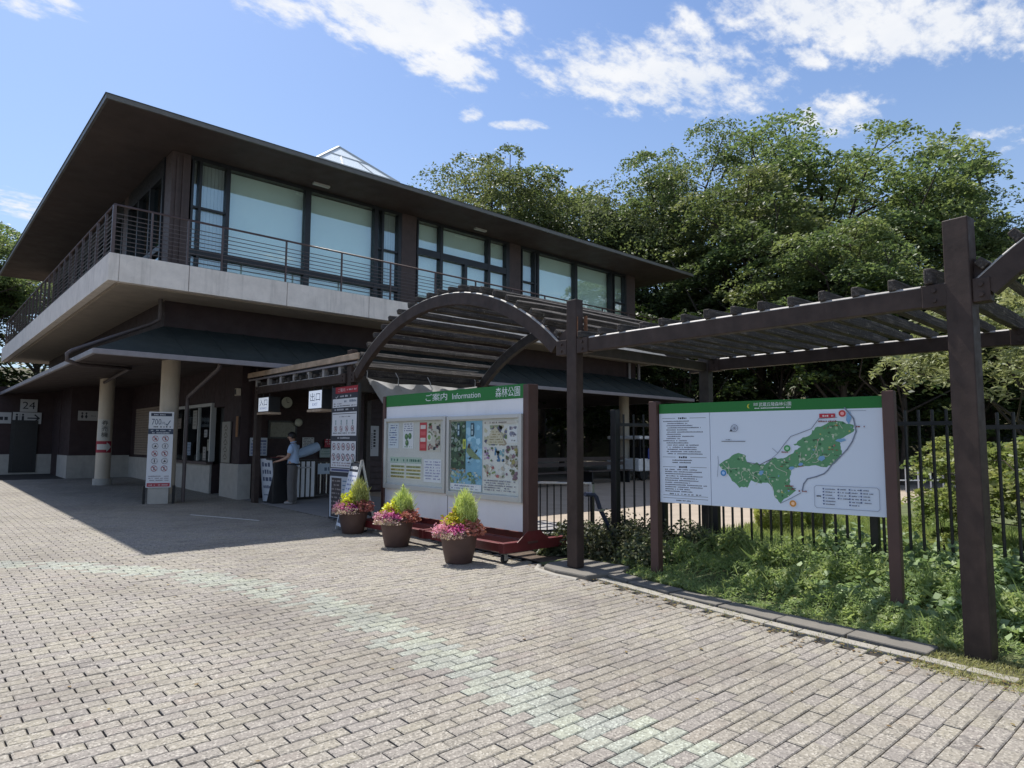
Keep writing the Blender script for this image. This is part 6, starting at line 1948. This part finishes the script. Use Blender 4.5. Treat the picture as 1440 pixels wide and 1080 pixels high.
FOREST = 'trees of the wood behind the building'
for (k, x, y, s, rot, lab, sx) in (
    ('broad_b', 24.5, 36.0, 0.90, 0.4, 'tree showing low above the roof just right of the glass pyramid', 1.0),
    ('broad_a', 26.0, 30.5, 1.07, 1.9, 'tall ragged tree rising behind the middle of the roof edge', 0.9),
    ('broad_c', 31.0, 31.0, 1.30, 3.0, 'bushy tree above the right half of the roof edge', 1.0),
    ('broad_b', 31.5, 24.2, 0.98, 4.4, 'tree right behind the tip of the roof overhang', 1.0),
    ('broad_a', 33.2, 20.6, 1.08, 5.2, 'pointed grey green tree above the right roof corner', 0.82),
    ('broad_c', 30.0, 15.8, 1.0, 0.9, 'airy tree with bare dark branches right of the roof', 1.1),
    ('broad_a', 36.0, 14.6, 1.05, 2.6, 'broad tree with dark inner branches, tallest of the wood', 1.12),
    ('broad_a', 38.0, 10.6, 0.80, 4.0, 'wide crowned tree behind the tall trellis post', 1.0),
    ('conifer', 42.0, 9.2, 0.90, 0.7, 'dark spiky conifer right of the tallest crown', 1.1),
    ('broad_b', 48.0, 8.0, 0.78, 2.2, 'paler grey green tree at the right edge of the picture', 1.1),
    ('broad_b', 44.0, 3.5, 0.72, 5.5, 'grey green tree low at the right edge behind the near trellis arch', 1.2),
    ('broad_c', 27.5, 11.0, 0.72, 1.2, 'small tree under the wood behind the map sign', 1.2),
    ('broad_c', 1.2, 52.0, 1.12, 2.0, 'tree at the left edge beyond the far end of the building', 1.1),
    ('conifer', -2.8, 47.0, 1.08, 1.0, 'dark tree tip at the left edge above the railing', 1.0),
    ('under', 6.5, 56.0, 1.7, 0.3, 'lower tree seen under the left eave', 1.3),
):
    plant(k, x, y, s, rot, lab, 'conifer_tree' if k == 'conifer' else 'broadleaf_tree', 'tree', FOREST, sx)
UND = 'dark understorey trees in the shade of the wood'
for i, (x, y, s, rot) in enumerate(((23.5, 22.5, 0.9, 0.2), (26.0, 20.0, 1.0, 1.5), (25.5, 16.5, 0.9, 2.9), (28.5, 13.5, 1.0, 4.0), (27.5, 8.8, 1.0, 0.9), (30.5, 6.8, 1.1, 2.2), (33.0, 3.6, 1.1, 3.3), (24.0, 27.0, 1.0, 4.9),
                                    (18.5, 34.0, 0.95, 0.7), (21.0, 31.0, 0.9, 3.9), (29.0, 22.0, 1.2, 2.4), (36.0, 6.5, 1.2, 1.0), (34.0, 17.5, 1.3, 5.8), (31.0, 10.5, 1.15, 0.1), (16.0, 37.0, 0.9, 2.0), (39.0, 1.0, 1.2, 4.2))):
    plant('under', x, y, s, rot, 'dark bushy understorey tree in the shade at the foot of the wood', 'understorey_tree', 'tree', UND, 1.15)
BACK = 'far trees closing the wood at its foot'
for i in range(20):
    a = R(-6 + 3.6 * i); d = 52 + 4 * ((i * 7) % 5)
    plant('under', d * math.cos(a), d * math.sin(a), 1.5 + 0.12 * ((i * 3) % 4), i * 1.7, 'dark far tree closing off the foot of the wood', 'understorey_tree', 'tree', BACK, 1.25)
plant('maple', 16.2, 2.75, 0.95, 0.6, 'pale sunlit maple boughs right of the tall trellis post', 'maple_tree', 'tree', None, 1.1)

# bright bushes beyond the fence
BB = 'sunlit bushes beyond the black fence'
for i, (x, y, s, rot, lab) in enumerate(((10.6, 2.2, 1.0, 0.3, 'sunlit bush beyond the fence just right of the map sign'), (11.6, 1.2, 1.15, 1.4, 'sunlit bush beyond the fence right of the tall trellis post'), (12.6, 2.9, 1.05, 2.7, 'sunlit bush beyond the fence, farther back behind the map sign edge'),
                                        (10.3, 2.7, 0.55, 3.9, 'low bush beyond the fence under the right half of the map sign'), (13.8, 1.9, 1.2, 5.0, 'large sunlit bush at the right edge beyond the fence'), (10.9, 0.2, 0.9, 2.0, 'bush close to the fence at the right edge'))):
    plant('bush', x, y, s, rot, lab, 'bush', 'bush', BB, 1.15)


def lime_ball(x, y, h, r, seed, label):
    g = gz(y); rng = rs(seed)
    T = thing('kochia_bush', label, 'bush', (x, y, g), 0, 'lime green annuals on the lawn')
    n = 3200; d = rng.normal(0, 1, (n, 3)); d /= np.linalg.norm(d, axis=1)[:, None]
    C = d * rng.uniform(0.7, 1.0, (n, 1)) * np.array([r, r, h / 2]) + np.array([0, 0, h * 0.5])
    V = np.concatenate([blade_quads(rng, C, 0.08, 0.014, 0.9), leaf_quads(rng, C * 1.02, 0.05, 0.014, 0.5)]); n = len(V)
    part('foliage', quads_mesh('foliage', V, rng.uniform(0, 1, n), rng.uniform(0, 1, n), 'kochia'), None, T)
    part('stem', MB().tube([(0, 0, 0), (0, 0, h * 0.4)], 0.02, 6), 'tree_bark', T, world=False)


lime_ball(11.3, 5.75, 0.58, 0.24, 1, 'rounded lime green annual on the lawn, left of three')
lime_ball(11.9, 5.65, 0.66, 0.25, 2, 'rounded lime green annual on the lawn, middle of three')
lime_ball(12.3, 5.35, 0.66, 0.26, 3, 'rounded lime green annual on the lawn, right of three')


# ---------------- low planting by the forecourt
def weeds():
    rng = rs(900)
    Vs = []; rn = []; ck = []
    def put(V, c): Vs.append(V); rn.append(rng.uniform(0, 1, len(V))); ck.append(np.full(len(V), c) if np.isscalar(c) else c)
    # uneven cushion of small weeds between kerb and fence: most leaves lie near its top
    def hf(x, y):
        e = np.clip(x - np.interp(y, KB_Y, KB_X) - 0.42, 0, 3)
        h = 0.06 + np.minimum(0.20 * e, 0.31)
        return h * (0.72 + 0.42 * np.sin(x * 5.1 + y * 2.3) * np.cos(y * 4.3 - x * 1.7) + 0.22 * np.sin(x * 13 + 1.3) * np.sin(y * 11))
    def free(x, y): return (x < 8.6) & ~((x > 5.7) & (x < 6.65) & (y > 5.0)) & (x > np.interp(y, KB_Y, KB_X) + 0.42)
    n = 62000
    y = rng.uniform(-1.3, 5.35, n); x = rng.uniform(6.0, 8.6, n); k = free(x, y); x, y = x[k], y[k]; n = len(x)
    patch = np.sin(x * 3.3 + 0.7) * np.cos(y * 2.9) + 0.5 * np.sin(x * 8 + y * 6)
    gap = (np.sin(x * 6.1 + 2.0) * np.sin(y * 5.3 + 0.6) + 0.6 * np.sin(x * 15 + y * 9) > 0.75) & (x < np.interp(y, KB_Y, KB_X) + 1.1) & (rng.uniform(0, 1, n) < 0.8)
    x, y, patch = x[~gap], y[~gap], patch[~gap]; n = len(x)
    z = SLOPE * y + hf(x, y) * (0.35 + 0.75 * rng.beta(3.0, 1.2, n))
    C = np.stack([x, y, z], 1)
    L = np.where(patch > 0.35, 0.050, 0.030) * rng.uniform(0.8, 1.3, n)
    put(leaf_quads(rng, C, L, L * np.where(patch > 0.35, 0.62, 0.40), 0.52, 0.25), np.clip(0.5 + 0.35 * patch + rng.normal(0, 0.15, n), 0, 1))
    # thin grasses, here and there in tufts
    n = 15000
    y = rng.uniform(-1.5, 5.35, n); x = np.interp(y, KB_Y, KB_X) + 0.43 + rng.uniform(0, 1, n) ** 1.3 * 2.4; k = free(x, y); x, y = x[k], y[k]
    tf = np.sin(x * 4 + 2) * np.sin(y * 3.1 + 1) > rng.uniform(-0.9, 0.9, len(x)); x, y = x[tf], y[tf]
    B = np.stack([x, y, SLOPE * y + hf(x, y) * 0.3], 1)
    put(blade_quads(rng, B, np.clip(hf(x, y) * 0.9 + 0.05, 0.06, 0.34)[:, None], 0.0055, 0.6), rng.uniform(0, 1, len(B)))
    V = np.concatenate(Vs)
    o = bpy.data.objects.new('weeds', quads_mesh('weeds', V, np.concatenate(rn), np.concatenate(ck), 'weed')); COL.objects.link(o)
    tag(o, 'low green weeds growing between the kerb and the fence', 'weeds', kind='stuff')
    # broad leaved creeper near the fence on the right
    Vs.clear(); rn.clear(); ck.clear()
    for i in range(800):
        y = rng.uniform(-1.4, 3.6); x = rng.uniform(6.7, 8.75)
        if rng.random() < (y - 0.6) / 3.2 and x < 7.9: continue
        hh = (0.16 + 0.22 * (x - 6.75)) * rng.uniform(0.6, 1.05)
        k = int(rng.integers(8, 18)); g = rng.normal(0, 1, (k, 2)) * 0.10
        C = np.stack([x + g[:, 0], y + g[:, 1], gz(y) + hh * rng.uniform(0.7, 1, k)], 1)
        put(leaf_quads(rng, C, 0.078, 0.064, 0.55, 0.25), rng.uniform(0, 1))
    V = np.concatenate(Vs)
    o = bpy.data.objects.new('creeper_leaves', quads_mesh('creeper_leaves', V, np.concatenate(rn), np.concatenate(ck), 'ivy')); COL.objects.link(o)
    tag(o, 'broad pale leaves covering the ground along the fence', 'ground cover', kind='stuff')
    # dry turf where the paving meets the soil at the near right
    n = 15000
    B = np.stack([rng.uniform(-0.16, 0.55, n), rng.uniform(-1.5, 1.75, n), np.zeros(n)], 1)
    B[:, 0] += np.interp(B[:, 1], KB_Y, KB_X) + rng.normal(0, 0.04, n); B[:, 2] = SLOPE * B[:, 1] - 0.005
    n2 = 1500
    B2 = np.stack([rng.normal(0.0, 0.05, n2), rng.uniform(1.2, 5.0, n2), np.zeros(n2)], 1); B2[:, 0] += np.interp(B2[:, 1], KB_Y, KB_X) + 0.05; B2[:, 2] = SLOPE * B2[:, 1] - 0.008
    B = np.concatenate([B, B2])
    V = blade_quads(rng, B, 0.035, 0.0045, 0.8)
    o = bpy.data.objects.new('dry_turf', quads_mesh('dry_turf', V, rng.uniform(0, 1, len(V)), rng.uniform(0, 1, len(V)), 'dry_grass')); COL.objects.link(o)
    tag(o, 'thin yellowish turf creeping over the edge of the paving', 'turf', kind='stuff')
    # fallen leaves lying along the kerb and over the paving
    n = 420
    yl = rng.uniform(-0.5, 7.5, n); xl = np.interp(yl, KB_Y, KB_X) - np.abs(rng.normal(0, 0.22, n)) + 0.05
    m = 110; yl = np.concatenate([yl, rng.uniform(1, 14, m)]); xl = np.concatenate([xl, rng.uniform(0, 5.6, m)])
    V = leaf_quads(rng, np.stack([xl, yl, SLOPE * yl + 0.008], 1), 0.042, 0.022, 0.9)
    o = bpy.data.objects.new('fallen_leaves', quads_mesh('fallen_leaves', V, rng.uniform(0, 1, len(V)), rng.uniform(0, 1, len(V)), 'litter')); COL.objects.link(o)
    tag(o, 'small dry leaves lying along the kerb and on the paving', 'leaf litter', kind='stuff')
    # lawn beyond the fence
    n = 46000
    B = np.stack([rng.uniform(8.5, 15.5, n), rng.uniform(-1.5, 6.3, n), np.zeros(n)], 1); B[:, 2] = SLOPE * B[:, 1]
    V = blade_quads(rng, B, 0.13, 0.013, 0.45)
    nz_ = np.sin(B[:, 0] * 2.1) * np.cos(B[:, 1] * 1.7) * 0.3 + 0.5 + rng.normal(0, 0.15, n)
    o = bpy.data.objects.new('tall_grass', quads_mesh('tall_grass', V, rng.uniform(0, 1, n), np.clip(nz_, 0, 1), 'leaf_bright')); COL.objects.link(o)
    tag(o, 'sunlit tall grass beyond the black fence', 'grass', kind='stuff')


weeds()


def low_shrub(x, y, r, h, seed, label, mat='shrub'):
    g = gz(y); rng = rs(seed)
    T = thing('low_shrub', label, 'shrub', (x, y, g), 0, 'low dark shrubs beside the trellis post')
    n = 2300
    d = rng.normal(0, 1, (n, 3)); d /= np.linalg.norm(d, axis=1)[:, None]; d[:, 2] = np.abs(d[:, 2])
    C = d * rng.uniform(0.35, 1.05, (n, 1)) ** 0.7 * np.array([r, r, h]) * (1 + 0.2 * np.sin(d[:, :1] * 7 + seed))
    V = leaf_quads(rng, C, 0.058, 0.03, 0.4, 0.2)
    part('foliage', quads_mesh('foliage', V, rng.uniform(0, 1, n), rng.uniform(0, 1, n) ** 2, mat), None, T)
    st = MB()
    for i in range(7):
        a = rng.uniform(0, 6.28); st.tube([(0, 0, 0), (0.5 * r * math.cos(a), 0.5 * r * math.sin(a), h * 0.5), (0.8 * r * math.cos(a), 0.8 * r * math.sin(a), h * 0.8)], [0.01, 0.007, 0.003], 5)
    part('stems', st, 'tree_bark', T, world=False)


for i, (x, y, r, h, lab) in enumerate(((6.95, 5.95, 0.42, 0.46, 'low dark shrub right behind the trellis post footing'), (7.45, 5.55, 0.45, 0.50, 'low dark shrub under the left end of the map sign'), (7.0, 5.2, 0.36, 0.36, 'low shrub between the trellis post and the sign post'),
                                      (7.75, 6.2, 0.40, 0.52, 'low shrub at the foot of the fence corner post'), (7.9, 5.1, 0.40, 0.45, 'low shrub against the fence behind the left sign post'), (6.75, 6.55, 0.26, 0.26, 'small shrub between the notice board wheels and the trellis post'), (7.5, 6.85, 0.34, 0.34, 'shrub in the soil strip behind the notice board end'))):
    low_shrub(x, y, r, h, 30 + i, lab)


# =================================================================== FAR SMALL THINGS
def build_cart():
    y = 16.2; g = gz(y)
    T = thing('utility_cart', 'small white roofed cart with a blue panel seen through the fence bars', 'cart', (21.6, y, g))
    def b(x0, x1, y0, y1, z0, z1): return MB().box(21.6 + x0, 21.6 + x1, y + y0, y + y1, g + z0, g + z1)
    part('roof', b(-1.1, 1.1, -0.8, 0.8, 1.55, 1.68), 'car_white', T, bevel=0.05)
    part('body', b(-1.15, 1.15, -0.78, 0.78, 0.35, 0.82), 'car_white', T, bevel=0.04)
    part('blue_panel', b(-0.6, 0.3, -0.80, -0.782, 0.8, 1.2), 'car_blue', T)
    for x in (-1.0, -0.3, 1.0): part('roof_post', b(x - 0.03, x + 0.03, -0.74, -0.68, 0.82, 1.55).box(21.6 + x - 0.03, 21.6 + x + 0.03, y + 0.68, y + 0.74, g + 0.82, g + 1.55), 'frame', T)
    part('seat', b(-0.2, 0.7, -0.6, 0.6, 0.82, 1.25), 'black', T, bevel=0.04)
    for x in (-0.75, 0.75):
        for s in (-0.72, 0.6): part('wheel', MB().tube([(21.6 + x, y + s, g + 0.26), (21.6 + x, y + s + 0.16, g + 0.26)], 0.26, 16), 'rubber', T)


build_cart()


def build_bench(x, y, w, label):
    g = gz(y)
    T = thing('hall_bench', label, 'bench', (x, y, g), 0, 'dark slatted benches in the open hall')
    for i in range(3): part('seat_slat', MB().box(x - w / 2, x + w / 2, y - 0.2 + 0.14 * i, y - 0.08 + 0.14 * i, g + 0.42, g + 0.46), 'dark_timber', T)
    for z in (0.62, 0.80): part('back_slat', MB().box(x - w / 2, x + w / 2, y + 0.22, y + 0.25, g + z, g + z + 0.12), 'dark_timber', T)
    for s in (-0.42, 0.42): part('leg', MB().box(x + s * w - 0.03, x + s * w + 0.03, y - 0.18, y + 0.24, g, g + 0.42), 'frame', T)


build_bench(15.6, 15.2, 2.4, 'dark bench in the open hall left of the trellis post')
build_bench(18.6, 15.4, 2.4, 'dark bench in the open hall right of the trellis post')

# pale low railing far behind the bushes
T = thing('white_railing', 'low white railing far behind the bushes, right of the map sign', 'railing', (25, 7, gz(7)))
p, q = Vector((23.6, 7.6, 0)), Vector((29.5, 1.6, 0)); g = gz(6)
for z in (0.8, 0.4): part('rail', MB().beam(p + Vector((0, 0, g + z)), q + Vector((0, 0, g + z)), 0.035, 0.035), 'white_metal', T)
for i in range(22):
    c = p.lerp(q, (i + 0.5) / 22); part('upright', MB().beam(c + Vector((0, 0, g)), c + Vector((0, 0, g + 0.8)), 0.035, 0.035), 'white_metal', T)
